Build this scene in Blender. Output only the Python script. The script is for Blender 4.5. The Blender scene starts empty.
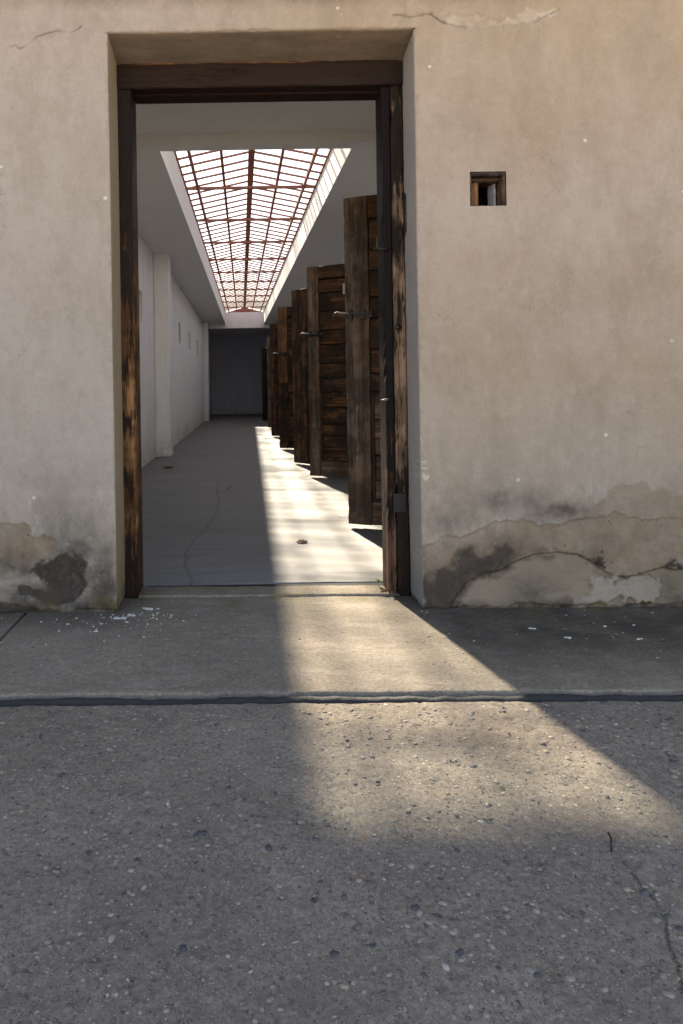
import bpy, bmesh, math, random
import numpy as np
from mathutils import Matrix, Vector

random.seed(7)
C = bpy.context.scene
COL = C.collection

# ------------------------------------------------------------------ camera
EYE = 0.88
cd = bpy.data.cameras.new("camera")
cam = bpy.data.objects.new("camera", cd)
COL.objects.link(cam)
ROLL = math.radians(0.9)
c_, s_ = math.cos(ROLL), math.sin(ROLL)
cam.matrix_world = Matrix(((c_, s_, 0, 0), (0, 0, -1, 0), (-s_, c_, 0, EYE), (0, 0, 0, 1)))
cd.sensor_fit = 'VERTICAL'
cd.sensor_height = 36.0
cd.lens = 24.01
cd.shift_x = 0.0942
cd.shift_y = -0.122
cd.clip_start = 0.05
cd.clip_end = 2000
C.camera = cam

# ------------------------------------------------------------------ light
SUN = Vector((-0.25, 1.34, 1.0))          # towards the sun
EL = math.atan2(SUN.z, math.hypot(SUN.x, SUN.y))
AZ = math.atan2(SUN.x, SUN.y)
w = bpy.data.worlds.new("World")
C.world = w
w.use_nodes = True
nt = w.node_tree
nt.nodes.clear()
sky = nt.nodes.new('ShaderNodeTexSky')
sky.sky_type = 'NISHITA'
sky.sun_disc = False
sky.sun_elevation = EL
sky.sun_rotation = AZ
sky.air_density = 1.0
sky.dust_density = 0.35
sky.ozone_density = 1.0
bg = nt.nodes.new('ShaderNodeBackground')
bg.inputs['Strength'].default_value = 0.065
wo = nt.nodes.new('ShaderNodeOutputWorld')
nt.links.new(sky.outputs[0], bg.inputs[0])
nt.links.new(bg.outputs[0], wo.inputs[0])
ld = bpy.data.lights.new("sun", 'SUN')
ld.energy = 5.0
ld.angle = math.radians(1.5)
ld.color = (1.0, 0.93, 0.81)
sun = bpy.data.objects.new("sun", ld)
COL.objects.link(sun)
sun.rotation_euler = SUN.to_track_quat('Z', 'Y').to_euler()
sun.location = (0, 8, 12)
vs = C.view_settings
vs.view_transform = 'Standard'
vs.look = 'None'
vs.gamma = 1
vs.use_curve_mapping = False
vs.exposure = 3.12
vs.use_white_balance = True          # the photograph is balanced for the open shade
vs.white_balance_temperature = 8250
vs.white_balance_tint = 20
C.cycles.max_bounces = 10
C.cycles.diffuse_bounces = 6
C.cycles.transparent_max_bounces = 24
C.cycles.use_denoising = True
C.cycles.caustics_reflective = False
C.cycles.caustics_refractive = False


# ------------------------------------------------------------------ node helper
class NT:
    def __init__(s, name):
        s.m = bpy.data.materials.new(name)
        s.m.use_nodes = True
        s.t = s.m.node_tree
        s.t.nodes.clear()
        s.out = s.t.nodes.new('ShaderNodeOutputMaterial')

    def n(s, kind, **kw):
        nd = s.t.nodes.new(kind)
        for k, v in kw.items():
            setattr(nd, k, v)
        return nd

    def put(s, sock, v):
        if v is None:
            return
        if isinstance(v, bpy.types.NodeSocket):
            s.t.links.new(v, sock)
        elif isinstance(v, (tuple, list)) and len(v) == 3 and sock.type == 'RGBA':
            sock.default_value = (*v, 1)
        else:
            sock.default_value = v

    def coord(s, kind='Object'):
        return s.n('ShaderNodeTexCoord').outputs[kind]

    def mapping(s, vec, scale=(1, 1, 1), loc=(0, 0, 0)):
        nd = s.n('ShaderNodeMapping')
        s.put(nd.inputs['Vector'], vec)
        nd.inputs['Scale'].default_value = scale
        s.put(nd.inputs['Location'], loc)
        return nd.outputs[0]

    def noise(s, vec, scale=1.0, detail=6, rough=0.6, dist=0.0):
        nd = s.n('ShaderNodeTexNoise')
        s.put(nd.inputs['Vector'], vec)
        nd.inputs['Scale'].default_value = scale
        nd.inputs['Detail'].default_value = detail
        nd.inputs['Roughness'].default_value = rough
        nd.inputs['Distortion'].default_value = dist
        return nd.outputs[0]

    def voro(s, vec, scale, feature='F1', out='Distance', rnd=1.0):
        nd = s.n('ShaderNodeTexVoronoi', feature=feature)
        s.put(nd.inputs['Vector'], vec)
        nd.inputs['Scale'].default_value = scale
        nd.inputs['Randomness'].default_value = rnd
        return nd.outputs[out]

    def ramp(s, fac, stops, interp='LINEAR'):
        nd = s.n('ShaderNodeValToRGB')
        cr = nd.color_ramp
        cr.interpolation = interp
        while len(cr.elements) < len(stops):
            cr.elements.new(0.5)
        for e, (p, c) in zip(cr.elements, stops):
            e.position = p
            e.color = (*c, 1) if isinstance(c, tuple) else (c, c, c, 1)
        s.put(nd.inputs[0], fac)
        return nd.outputs[0]

    def step(s, v, a, b):
        nd = s.n('ShaderNodeMapRange', interpolation_type='SMOOTHSTEP')
        s.put(nd.inputs[0], v)
        nd.inputs[1].default_value = a
        nd.inputs[2].default_value = b
        return nd.outputs[0]

    def mix(s, f, a, b, mode='MIX'):
        nd = s.n('ShaderNodeMix', data_type='RGBA', blend_type=mode)
        s.put(nd.inputs[0], f)
        s.put(nd.inputs[6], a)
        s.put(nd.inputs[7], b)
        return nd.outputs[2]

    def math(s, op, a, b=None, clamp=False):
        nd = s.n('ShaderNodeMath', operation=op, use_clamp=clamp)
        s.put(nd.inputs[0], a)
        s.put(nd.inputs[1], b)
        return nd.outputs[0]

    def sep(s, vec):
        nd = s.n('ShaderNodeSeparateXYZ')
        s.put(nd.inputs[0], vec)
        return nd.outputs

    def attr(s, name):
        nd = s.n('ShaderNodeAttribute', attribute_name=name)
        sp = s.n('ShaderNodeSeparateColor')
        s.t.links.new(nd.outputs['Color'], sp.inputs[0])
        return sp.outputs

    def objrand(s):
        return s.n('ShaderNodeObjectInfo').outputs['Random']

    def bump(s, h, strength=0.3, dist=0.01, normal=None):
        nd = s.n('ShaderNodeBump')
        nd.inputs['Strength'].default_value = strength
        nd.inputs['Distance'].default_value = dist
        s.put(nd.inputs['Height'], h)
        s.put(nd.inputs['Normal'], normal)
        return nd.outputs[0]

    def curve(s, x, pts):
        nd = s.n('ShaderNodeFloatCurve')
        cv = nd.mapping.curves[0]
        nd.mapping.use_clip = False
        while len(cv.points) < len(pts):
            cv.points.new(0.5, 0.5)
        for p, q in zip(cv.points, pts):
            p.location = q
        nd.mapping.update()
        s.put(nd.inputs['Value'], x)
        return nd.outputs[0]

    def bsdf(s, color, rough=0.8, normal=None, spec=0.3, metallic=0.0):
        nd = s.n('ShaderNodeBsdfPrincipled')
        s.put(nd.inputs['Base Color'], color)
        s.put(nd.inputs['Roughness'], rough)
        s.put(nd.inputs['Normal'], normal)
        nd.inputs['Specular IOR Level'].default_value = spec
        nd.inputs['Metallic'].default_value = metallic
        s.t.links.new(nd.outputs[0], s.out.inputs[0])
        return s.m


# ------------------------------------------------------------------ materials
def mat_plaster_outer():
    n = NT('old_lime_plaster')
    co = n.coord()
    a = n.attr('m1')      # tan undercoat, dark stain, pale lobe, cream
    b = n.attr('m2')      # crack and painted lip shade, ground dirt and dark gap, flake edge
    d = n.attr('m3')      # left reveal, right reveal, soffit shade
    big = n.noise(co, 1.7, 7, 0.62)
    streak = n.noise(n.mapping(co, (5, 5, 1.8)), 1.9, 8, 0.68)
    mid = n.noise(co, 9, 6, 0.65)
    fine = n.noise(co, 70, 4, 0.7)
    vfine = n.noise(co, 210, 3, 0.7)
    z = n.sep(co)[2]
    x = n.sep(co)[0]
    col = n.mix(n.ramp(big, [(0.36, 0.0), (0.62, 1.0)]), (0.258, 0.205, 0.157), (0.288, 0.247, 0.209))
    hi = n.step(z, 1.75, 2.35)
    col = n.mix(n.math('MULTIPLY', hi, 0.3), col, (0.281, 0.207, 0.134))
    col = n.mix(n.math('MULTIPLY', n.step(x, 0.55, -0.75), 0.65), col, (0.268, 0.252, 0.240))
    lo = n.step(z, 1.1, 0.35)
    col = n.mix(n.math('MULTIPLY', lo, 0.45), col, (0.261, 0.231, 0.201))
    white = n.math('MULTIPLY', n.ramp(streak, [(0.48, 0.0), (0.68, 1.0)]), n.ramp(mid, [(0.35, 0.2), (0.65, 1.0)]))
    col = n.mix(n.math('MULTIPLY', white, 0.3), col, (0.375, 0.348, 0.314))
    dirt = n.ramp(n.noise(n.mapping(co, (3, 3, 1.2), (4, 1, 2)), 2.2, 8, 0.68), [(0.46, 0.0), (0.7, 1.0)])
    col = n.mix(n.math('MULTIPLY', dirt, 0.38), col, (0.161, 0.130, 0.100))
    col = n.mix(n.math('MULTIPLY', n.ramp(mid, [(0.52, 0.0), (0.7, 1.0)]), 0.22), col, (0.201, 0.164, 0.124))
    # trowel mottling and sandy grain
    mott = n.noise(n.mapping(co, (1, 1, 1), (7, 2, 5)), 24, 7, 0.72)
    col = n.mix(n.math('MULTIPLY', n.ramp(mott, [(0.53, 0.0), (0.66, 1.0)]), 0.30), col, (0.348, 0.308, 0.268))
    col = n.mix(n.math('MULTIPLY', n.ramp(mott, [(0.34, 1.0), (0.47, 0.0)]), 0.30), col, (0.180, 0.147, 0.113))
    col = n.mix(n.math('MULTIPLY', n.ramp(vfine, [(0.3, 1.0), (0.48, 0.0)]), 0.28), col, (0.147, 0.121, 0.094))
    col = n.mix(n.math('MULTIPLY', n.ramp(vfine, [(0.56, 0.0), (0.74, 1.0)]), 0.25), col, (0.402, 0.368, 0.328))
    hv = n.n('ShaderNodeVectorMath', operation='ADD')
    n.put(hv.inputs[0], co)
    wv = n.n('ShaderNodeTexNoise')
    n.put(wv.inputs['Vector'], co)
    wv.inputs['Scale'].default_value = 6
    wv.inputs['Detail'].default_value = 7
    ws = n.n('ShaderNodeVectorMath', operation='SCALE')
    n.put(ws.inputs[0], wv.outputs['Color'])
    ws.inputs['Scale'].default_value = 0.35
    n.put(hv.inputs[1], ws.outputs[0])
    hair = n.ramp(n.voro(hv.outputs[0], 2.3, 'DISTANCE_TO_EDGE'), [(0.0, 1.0), (0.006, 0.0)])
    hair = n.math('MULTIPLY', hair, n.ramp(n.noise(co, 2.3, 3, 0.6), [(0.52, 0.0), (0.6, 1.0)]))
    col = n.mix(n.math('MULTIPLY', hair, 0.4), col, (0.107, 0.084, 0.063))
    # small pale knocks
    kn = n.voro(n.mapping(co, (1, 1, 1.3)), 7.0)
    knm = n.math('MULTIPLY', n.ramp(n.math('ADD', kn, n.math('MULTIPLY', fine, 0.05)), [(0.075, 1.0), (0.095, 0.0)]),
                 n.ramp(n.noise(co, 3.1, 3, 0.6), [(0.40, 0.0), (0.46, 1.0)]))
    col = n.mix(n.math('MULTIPLY', knm, 0.8), col, (0.456, 0.435, 0.402))
    # low damp smudges
    sm = n.math('MULTIPLY', n.step(z, 0.66, 0.28), n.ramp(n.noise(n.mapping(co, (1, 1, 0.7), (8, 0, 3)), 5.5, 8, 0.75), [(0.43, 0.0), (0.60, 1.0)]))
    col = n.mix(n.math('MULTIPLY', sm, 0.62), col, (0.100, 0.084, 0.067))
    salt = n.math('MULTIPLY', n.step(z, 0.75, 0.3), n.ramp(n.noise(n.mapping(co, (1.4, 1.4, 0.6), (2, 5, 1)), 9, 8, 0.75), [(0.54, 0.0), (0.68, 1.0)]))
    col = n.mix(n.math('MULTIPLY', salt, 0.6), col, (0.402, 0.375, 0.348))
    # layers
    tanc = n.mix(n.ramp(n.noise(co, 14, 6, 0.7), [(0.35, 0.0), (0.68, 1.0)]), (0.150, 0.112, 0.080), (0.215, 0.170, 0.130))
    tanc = n.mix(n.math('MULTIPLY', n.ramp(n.noise(co, 5, 6, 0.7), [(0.5, 0.0), (0.72, 1.0)]), 0.5), tanc, (0.107, 0.087, 0.071))
    pit = n.ramp(n.voro(co, 38), [(0.09, 1.0), (0.16, 0.0)])
    pit = n.math('MULTIPLY', pit, n.ramp(n.noise(co, 11, 2, 0.5), [(0.5, 0.0), (0.62, 1.0)]))
    col = n.mix(a[0], col, n.mix(n.math('MULTIPLY', pit, 0.8), tanc, (0.033, 0.027, 0.020)))
    palec = n.mix(n.noise(co, 11, 6, 0.65), (0.165, 0.130, 0.098), (0.222, 0.182, 0.142))
    palec = n.mix(n.math('MULTIPLY', n.ramp(n.noise(n.mapping(co, (1, 1, 3)), 6, 7, 0.7), [(0.5, 0.0), (0.68, 1.0)]), 0.45), palec, (0.095, 0.075, 0.060))
    col = n.mix(a[2], col, palec)
    dk = n.mix(n.noise(co, 22, 6, 0.7), (0.013, 0.011, 0.010), (0.047, 0.039, 0.033))
    col = n.mix(n.math('MULTIPLY', a[1], n.ramp(n.noise(co, 30, 5, 0.7), [(0.2, 0.72), (0.55, 1.0)])), col, dk)
    at = n.n('ShaderNodeAttribute', attribute_name='m1')
    cream = n.mix(n.noise(co, 26, 6, 0.7), (0.165, 0.132, 0.108), (0.315, 0.270, 0.232))
    col = n.mix(at.outputs['Alpha'], col, cream)
    col = n.mix(n.math('MULTIPLY', b[2], 0.7), col, (0.389, 0.348, 0.295))
    bt = n.n('ShaderNodeAttribute', attribute_name='m2')
    col = n.mix(n.math('MULTIPLY', bt.outputs['Alpha'], n.ramp(n.noise(co, 34, 6, 0.75), [(0.3, 0.45), (0.6, 0.95)])), col, (0.050, 0.042, 0.035))
    # reveals
    col = n.mix(n.math('MULTIPLY', d[0], 0.75), col, n.mix(mid, (0.167, 0.124, 0.071), (0.228, 0.180, 0.113)))
    col = n.mix(n.math('MULTIPLY', d[1], 0.7), col, n.mix(mid, (0.180, 0.180, 0.184), (0.247, 0.247, 0.251)))
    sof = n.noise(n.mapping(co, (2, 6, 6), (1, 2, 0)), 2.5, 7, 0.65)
    col = n.mix(n.math('MULTIPLY', d[2], 0.75), col, n.ramp(sof, [(0.35, (0.113, 0.097, 0.080)), (0.65, (0.207, 0.174, 0.144))]))  # soffit shade put in as a darker colour
    # ground dirt and moss at the foot, with the gap's darkness painted in
    ft = n.math('MULTIPLY', b[1], n.ramp(n.noise(co, 16, 6, 0.7), [(0.32, 0.0), (0.6, 1.0)]))
    moss_gap_c = n.mix(n.ramp(n.noise(co, 4.3, 3, 0.5), [(0.5, 0.0), (0.64, 1.0)]), (0.030, 0.025, 0.020), (0.067, 0.057, 0.019))
    col = n.mix(ft, col, moss_gap_c)
    col = n.mix(b[0], col, (0.030, 0.023, 0.018))  # cracks, and the painted shade under plaster lips
    hgt = n.math('ADD', n.math('MULTIPLY', mid, 0.6), n.math('MULTIPLY', fine, 0.35))
    hgt = n.math('ADD', hgt, n.math('MULTIPLY', n.noise(co, 26, 5, 0.6), 0.5))
    hgt = n.math('SUBTRACT', hgt, n.math('MULTIPLY', pit, a[0]))
    hgt = n.math('ADD', hgt, n.math('MULTIPLY', n.math('ADD', vfine, mott), 0.3))
    return n.bsdf(col, 0.92, n.bump(hgt, 0.6, 0.007), 0.12)


def mat_white_wall(name, c1, c2, dirt=0.3):
    n = NT(name)
    co = n.coord()
    z = n.sep(co)[2]
    big = n.noise(co, 1.3, 6, 0.6)
    st = n.noise(n.mapping(co, (5, 5, 0.8)), 1.5, 6, 0.65)
    col = n.mix(big, c1, c2)
    col = n.mix(n.math('MULTIPLY', n.ramp(st, [(0.48, 0.0), (0.72, 1.0)]), dirt), col, (c1[0] * .62, c1[1] * .6, c1[2] * .58))
    low = n.math('MULTIPLY', n.step(z, 0.4, 0.0), n.ramp(n.noise(co, 7, 6, 0.7), [(0.38, 0.0), (0.6, 1.0)]))
    col = n.mix(n.math('MULTIPLY', low, 0.5), col, (0.36, 0.27, 0.2))
    h = n.math('ADD', n.noise(co, 12, 5, 0.6), n.math('MULTIPLY', n.noise(co, 80, 3, 0.6), 0.4))
    return n.bsdf(col, 0.9, n.bump(h, 0.25, 0.006), 0.15)


def mat_wood(name, axis, cols, paint=None, pamt=0.5, grey=0.0, scale=1.0, zshift=None, burnt=0.8, spec=0.25):
    """cols: dark, mid, light of the bare wood; paint = colour of the old coat; pamt = how much is left"""
    n = NT(name)
    r = n.objrand()
    co = n.coord()
    off = n.n('ShaderNodeVectorMath', operation='ADD')
    n.put(off.inputs[0], co)
    cx = n.n('ShaderNodeCombineXYZ')
    for k in range(3):
        n.put(cx.inputs[k], n.math('MULTIPLY', r, 17.3 + 7.1 * k))
    n.put(off.inputs[1], cx.outputs[0])
    v = off.outputs[0]
    g = [22, 22, 22]
    g[axis] = 1.1
    gv = n.mapping(v, tuple(q * scale for q in g))
    g2 = [70, 70, 70]
    g2[axis] = 2.4
    gv2 = n.mapping(v, tuple(q * scale for q in g2))
    grain = n.noise(gv, 1.0, 6, 0.62, 0.0)
    fineg = n.noise(gv2, 1.0, 5, 0.65, 0.0)
    blot = n.noise(n.mapping(v, (1, 1, 1)), 4.2 * scale, 6, 0.65)
    f = n.math('ADD', n.math('MULTIPLY', grain, 0.65), n.math('MULTIPLY', fineg, 0.35))
    col = n.ramp(f, [(0.33, cols[0]), (0.5, cols[1]), (0.68, cols[2])])
    if grey:
        gm = n.ramp(n.noise(n.mapping(v, tuple(1.6 if k != axis else 0.7 for k in range(3))), 3.0, 5, 0.6), [(0.42, 0.0), (0.66, 1.0)])
        col = n.mix(n.math('MULTIPLY', gm, grey), col, n.ramp(f, [(0.33, (0.06, 0.044, 0.036)), (0.62, (0.24, 0.19, 0.158))]))
    b2 = n.noise(n.mapping(v, tuple(2.0 if k == axis else 7.0 for k in range(3)), (3, 1, 7)), 3.0, 7, 0.7)
    burn = n.math('ADD', n.ramp(blot, [(0.42, 1.0), (0.56, 0.0)]), n.math('MULTIPLY', n.ramp(b2, [(0.50, 0.0), (0.60, 1.0)]), 0.8), True)
    tone = n.math('ADD', n.math('MULTIPLY', burn, burnt), n.math('MULTIPLY', r, 0.2), True)
    col = n.mix(tone, col, (0.016, 0.0105, 0.007))
    crk = n.ramp(fineg, [(0.30, 1.0), (0.37, 0.0)])
    col = n.mix(n.math('MULTIPLY', crk, 0.85), col, (0.006, 0.005, 0.004))
    g3 = [34, 34, 34]
    g3[axis] = 0.9
    chk = n.math('ABSOLUTE', n.math('SUBTRACT', n.noise(n.mapping(v, tuple(g3), (5, 9, 2)), 1.0, 4, 0.55), 0.5))
    chk = n.math('MULTIPLY', n.ramp(chk, [(0.0, 1.0), (0.018, 0.0)]), n.ramp(n.noise(n.mapping(v, (1, 1, 1), (2, 2, 8)), 5, 3, 0.6), [(0.46, 0.0), (0.56, 1.0)]))
    col = n.mix(n.math('MULTIPLY', chk, 0.9), col, (0.006, 0.005, 0.004))
    h = n.math('ADD', f, n.math('MULTIPLY', n.math('ADD', crk, chk), -0.6))
    rough = 0.8
    if paint:
        ps = [64, 64, 64]
        ps[axis] = 5
        pn = n.noise(n.mapping(v, tuple(ps)), 1.0, 8, 0.72, 0.0)
        pb = n.noise(n.mapping(v, tuple(9.0 if k != axis else 5.5 for k in range(3))), 1.0, 4, 0.6)
        ps2 = [170, 170, 170]
        ps2[axis] = 16
        pf = n.noise(n.mapping(v, tuple(ps2)), 1.0, 4, 0.7)
        pv = n.math('ADD', n.math('ADD', n.math('MULTIPLY', pn, 0.50), n.math('MULTIPLY', pf, 0.22)), n.math('MULTIPLY', pb, 0.40))
        if zshift:
            # the coat is left thicker at the top and foot of the frame (worn where hands and rain reach)
            zz = n.sep(n.n('ShaderNodeNewGeometry').outputs['Position'])[2]
            pv = n.math('ADD', pv, n.curve(n.math('DIVIDE', zz, 2.4), zshift))
        lo = 0.56 - 0.3 * (pamt - 0.5)
        half = n.step(pv, lo - 0.07, lo - 0.01)
        col = n.mix(n.math('MULTIPLY', half, 0.55), col, tuple(0.5 * q + 0.5 * p_ for q, p_ in zip(cols[0], paint)))
        pm = n.step(pv, lo - 0.015, lo + 0.02)
        pc = n.mix(fineg, paint, tuple(q * 2.2 for q in paint))
        col = n.mix(pm, col, pc)
        h = n.math('ADD', h, n.math('MULTIPLY', pm, 0.7))
        rough = n.mix(pm, (0.85,) * 3, (0.62,) * 3)
    return n.bsdf(col, rough, n.bump(h, 0.55, 0.004), spec)


def mat_concrete(name, rough_aggregate):
    n = NT(name)
    co = n.coord()
    big = n.noise(co, 1.4, 7, 0.65)
    mid = n.noise(co, 8, 7, 0.68)
    fine = n.noise(co, 90, 5, 0.75)
    col = n.mix(n.ramp(big, [(0.32, 0.0), (0.68, 1.0)]), (0.170, 0.141, 0.109), (0.255, 0.213, 0.166))
    col = n.mix(n.math('MULTIPLY', n.ramp(mid, [(0.45, 0.0), (0.7, 1.0)]), 0.42), col, (0.125, 0.103, 0.080))
    col = n.mix(n.math('MULTIPLY', n.ramp(fine, [(0.40, 1.0), (0.56, 0.0)]), 0.45), col, (0.08, 0.066, 0.053))
    col = n.mix(n.math('MULTIPLY', n.ramp(fine, [(0.56, 0.0), (0.72, 1.0)]), 0.5), col, (0.34, 0.30, 0.25))
    hb = n.math('ADD', n.math('MULTIPLY', mid, 0.6), n.math('MULTIPLY', fine, 0.5))
    if True:
        for sc, th, amt in (((75, 0.33, 0.75), (170, 0.36, 0.7), (300, 0.4, 0.6)) if rough_aggregate else ((120, 0.27, 0.4), (260, 0.36, 0.55))):
            vd = n.voro(co, sc)
            vc = n.voro(co, sc, out='Color')
            sp = n.n('ShaderNodeSeparateColor')
            n.t.links.new(vc, sp.inputs[0])
            on = n.math('MULTIPLY', n.ramp(vd, [(th - 0.06, 1.0), (th, 0.0)]), n.ramp(sp.outputs[1], [(0.55, 0.0), (0.6, 1.0)]))
            pc = n.ramp(sp.outputs[0], [(0.0, (0.05, 0.05, 0.055)), (0.35, (0.17, 0.14, 0.11)), (0.6, (0.26, 0.215, 0.16)),
                                        (0.82, (0.33, 0.275, 0.21)), (0.97, (0.42, 0.38, 0.32))])
            col = n.mix(n.math('MULTIPLY', on, amt), col, pc)
            hb = n.math('ADD', hb, n.math('MULTIPLY', on, 0.5))
    if not rough_aggregate:
        tr = n.noise(n.mapping(co, (1.0, 2.2, 1)), 7, 8, 0.72)
        col = n.mix(n.math('MULTIPLY', n.ramp(tr, [(0.48, 0.0), (0.66, 1.0)]), 0.4), col, (0.27, 0.24, 0.20))
        hb = n.math('ADD', hb, n.math('MULTIPLY', tr, 0.5))
        wp = n.sep(n.n('ShaderNodeNewGeometry').outputs['Position'])
        y = wp[1]
        x0 = wp[0]
        nearwall = n.math('MAXIMUM', n.math('MULTIPLY', n.step(y, 2.36, 2.66), 0.8), n.math('MULTIPLY', n.step(y, 1.90, 2.45), n.step(x0, 0.35, 0.85)))
        nearwall = n.math('MULTIPLY', nearwall, n.ramp(n.noise(co, 6, 7, 0.72), [(0.28, 0.5), (0.58, 1.0)]))
        # dark dirt film along the foot of the wall, wider to the right, fainter in the doorway
        x = wp[0]
        door = n.math('MULTIPLY', n.step(x, -0.55, -0.3), n.step(x, 0.66, 0.45))
        nearwall = n.math('MULTIPLY', nearwall, n.math('SUBTRACT', 1.0, n.math('MULTIPLY', door, 0.85)))
        col = n.mix(n.math('MULTIPLY', nearwall, 0.82), col, n.mix(mid, (0.017, 0.016, 0.013), (0.042, 0.038, 0.029)))
        moss = n.math('MULTIPLY', n.step(y, 2.48, 2.7), n.ramp(n.noise(n.mapping(co, (1, 1, 1), (3, 3, 0)), 7, 5, 0.6), [(0.5, 0.0), (0.64, 1.0)]))
        col = n.mix(n.math('MULTIPLY', moss, 0.5), col, (0.12, 0.105, 0.04))
    if rough_aggregate:
        xyz = n.sep(n.n('ShaderNodeNewGeometry').outputs['Position'])
        t = n.math('DIVIDE', n.math('SUBTRACT', xyz[1], 0.85), 0.5)
        cx = n.curve(t, [(0.0, 0.58), (0.22, 0.61), (0.41, 0.647), (0.47, 0.656), (0.548, 0.678), (0.73, 0.682), (0.85, 0.684), (1.0, 0.70)])
        cx = n.math('ADD', cx, n.math('MULTIPLY', n.math('SUBTRACT', n.noise(n.mapping(co, (0, 1, 0)), 40, 5, 0.7), 0.5), 0.03))
        dd = n.math('ABSOLUTE', n.math('SUBTRACT', xyz[0], cx))
        on = n.math('MULTIPLY', n.ramp(dd, [(0.0012, 1.0), (0.004, 0.0)]), n.step(xyz[1], 1.29, 1.24))
        on = n.math('MULTIPLY', on, n.ramp(n.noise(co, 22, 3, 0.6), [(0.36, 0.1), (0.52, 1.0)]))
        col = n.mix(n.math('MULTIPLY', on, 0.5), col, (0.045, 0.04, 0.036))
        hb = n.math('SUBTRACT', hb, on)
        st = n.ramp(n.noise(n.mapping(co, (1, 1, 1), (4, 9, 0)), 2.2, 8, 0.7), [(0.50, 0.0), (0.64, 1.0)])
        col = n.mix(n.math('MULTIPLY', st, 0.4), col, (0.105, 0.088, 0.07))
    return n.bsdf(col, 0.9, n.bump(hb, 0.9, 0.006), 0.15)


def mat_floor():
    n = NT('smooth_screed')
    co = n.coord()
    xyz = n.sep(co)
    big = n.noise(n.mapping(co, (1, 2.2, 1)), 0.9, 6, 0.6)
    tr = n.noise(n.mapping(co, (0.8, 5, 1)), 2.6, 6, 0.62)
    mid = n.noise(co, 6, 6, 0.65)
    col = n.mix(big, (0.125, 0.122, 0.116), (0.185, 0.181, 0.172))
    col = n.mix(n.math('MULTIPLY', n.ramp(tr, [(0.47, 0.0), (0.68, 1.0)]), 0.5), col, (0.098, 0.095, 0.09))
    col = n.mix(n.math('MULTIPLY', n.ramp(mid, [(0.56, 0.0), (0.74, 1.0)]), 0.35), col, (0.09, 0.083, 0.075))
    # hairline crack wandering down the left half
    wob = n.math('MULTIPLY', n.math('SUBTRACT', n.noise(n.mapping(co, (0, 1, 0)), 9, 7, 0.8), 0.5), 0.16)
    t = n.math('DIVIDE', n.math('SUBTRACT', xyz[1], 3.0), 4.0)
    cx = n.curve(t, [(0.0, 0.26), (0.053, 0.223), (0.123, 0.184), (0.206, 0.178), (0.27, 0.217), (0.384, 0.267), (0.528, 0.284), (0.806, 0.231), (1.0, 0.24)])
    cx = n.math('ADD', n.math('SUBTRACT', cx, 0.5), wob)
    dd = n.math('ABSOLUTE', n.math('SUBTRACT', xyz[0], cx))
    on = n.math('MULTIPLY', n.ramp(dd, [(0.003, 1.0), (0.008, 0.0)]), n.step(xyz[1], 6.9, 5.6))
    on = n.math('MULTIPLY', on, n.ramp(n.noise(co, 9, 3, 0.6), [(0.3, 0.35), (0.5, 1.0)]))
    col = n.mix(n.math('MULTIPLY', on, 0.6), col, (0.035, 0.032, 0.03))
    h = n.math('ADD', n.math('MULTIPLY', tr, 0.6), n.math('MULTIPLY', n.noise(co, 60, 4, 0.6), 0.25))
    h = n.math('SUBTRACT', h, on)
    return n.bsdf(col, 0.72, n.bump(h, 0.25, 0.006), 0.3)


def mat_plain(name, col, rough=0.7, var=0.3, scale=30, spec=0.3, metallic=0.0, rnd=0.0, bump=0.3):
    n = NT(name)
    co = n.coord()
    f = n.noise(co, scale, 6, 0.65)
    c = n.mix(f, tuple(q * (1 - var) for q in col), tuple(min(1, q * (1 + var)) for q in col))
    if rnd:
        c = n.mix(n.math('MULTIPLY', n.objrand(), rnd), c, tuple(q * 0.4 for q in col))
    return n.bsdf(c, rough, n.bump(f, bump, 0.004), spec, metallic)


def mat_pebble():
    n = NT('loose_pebbles')
    r = n.n('ShaderNodeNewGeometry').outputs['Random Per Island']
    c = n.ramp(r, [(0.0, (0.035, 0.037, 0.045)), (0.1, (0.072, 0.073, 0.078)), (0.22, (0.13, 0.115, 0.10)), (0.42, (0.20, 0.17, 0.135)),
                   (0.62, (0.27, 0.225, 0.17)), (0.84, (0.25, 0.22, 0.18)), (0.965, (0.37, 0.34, 0.30)), (0.985, (0.24, 0.13, 0.075))], 'CONSTANT')
    f = n.noise(n.coord(), 150, 3, 0.6)
    c = n.mix(n.math('MULTIPLY', f, 0.5), c, (0.10, 0.095, 0.09))
    return n.bsdf(c, 0.7, None, 0.3)


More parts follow.
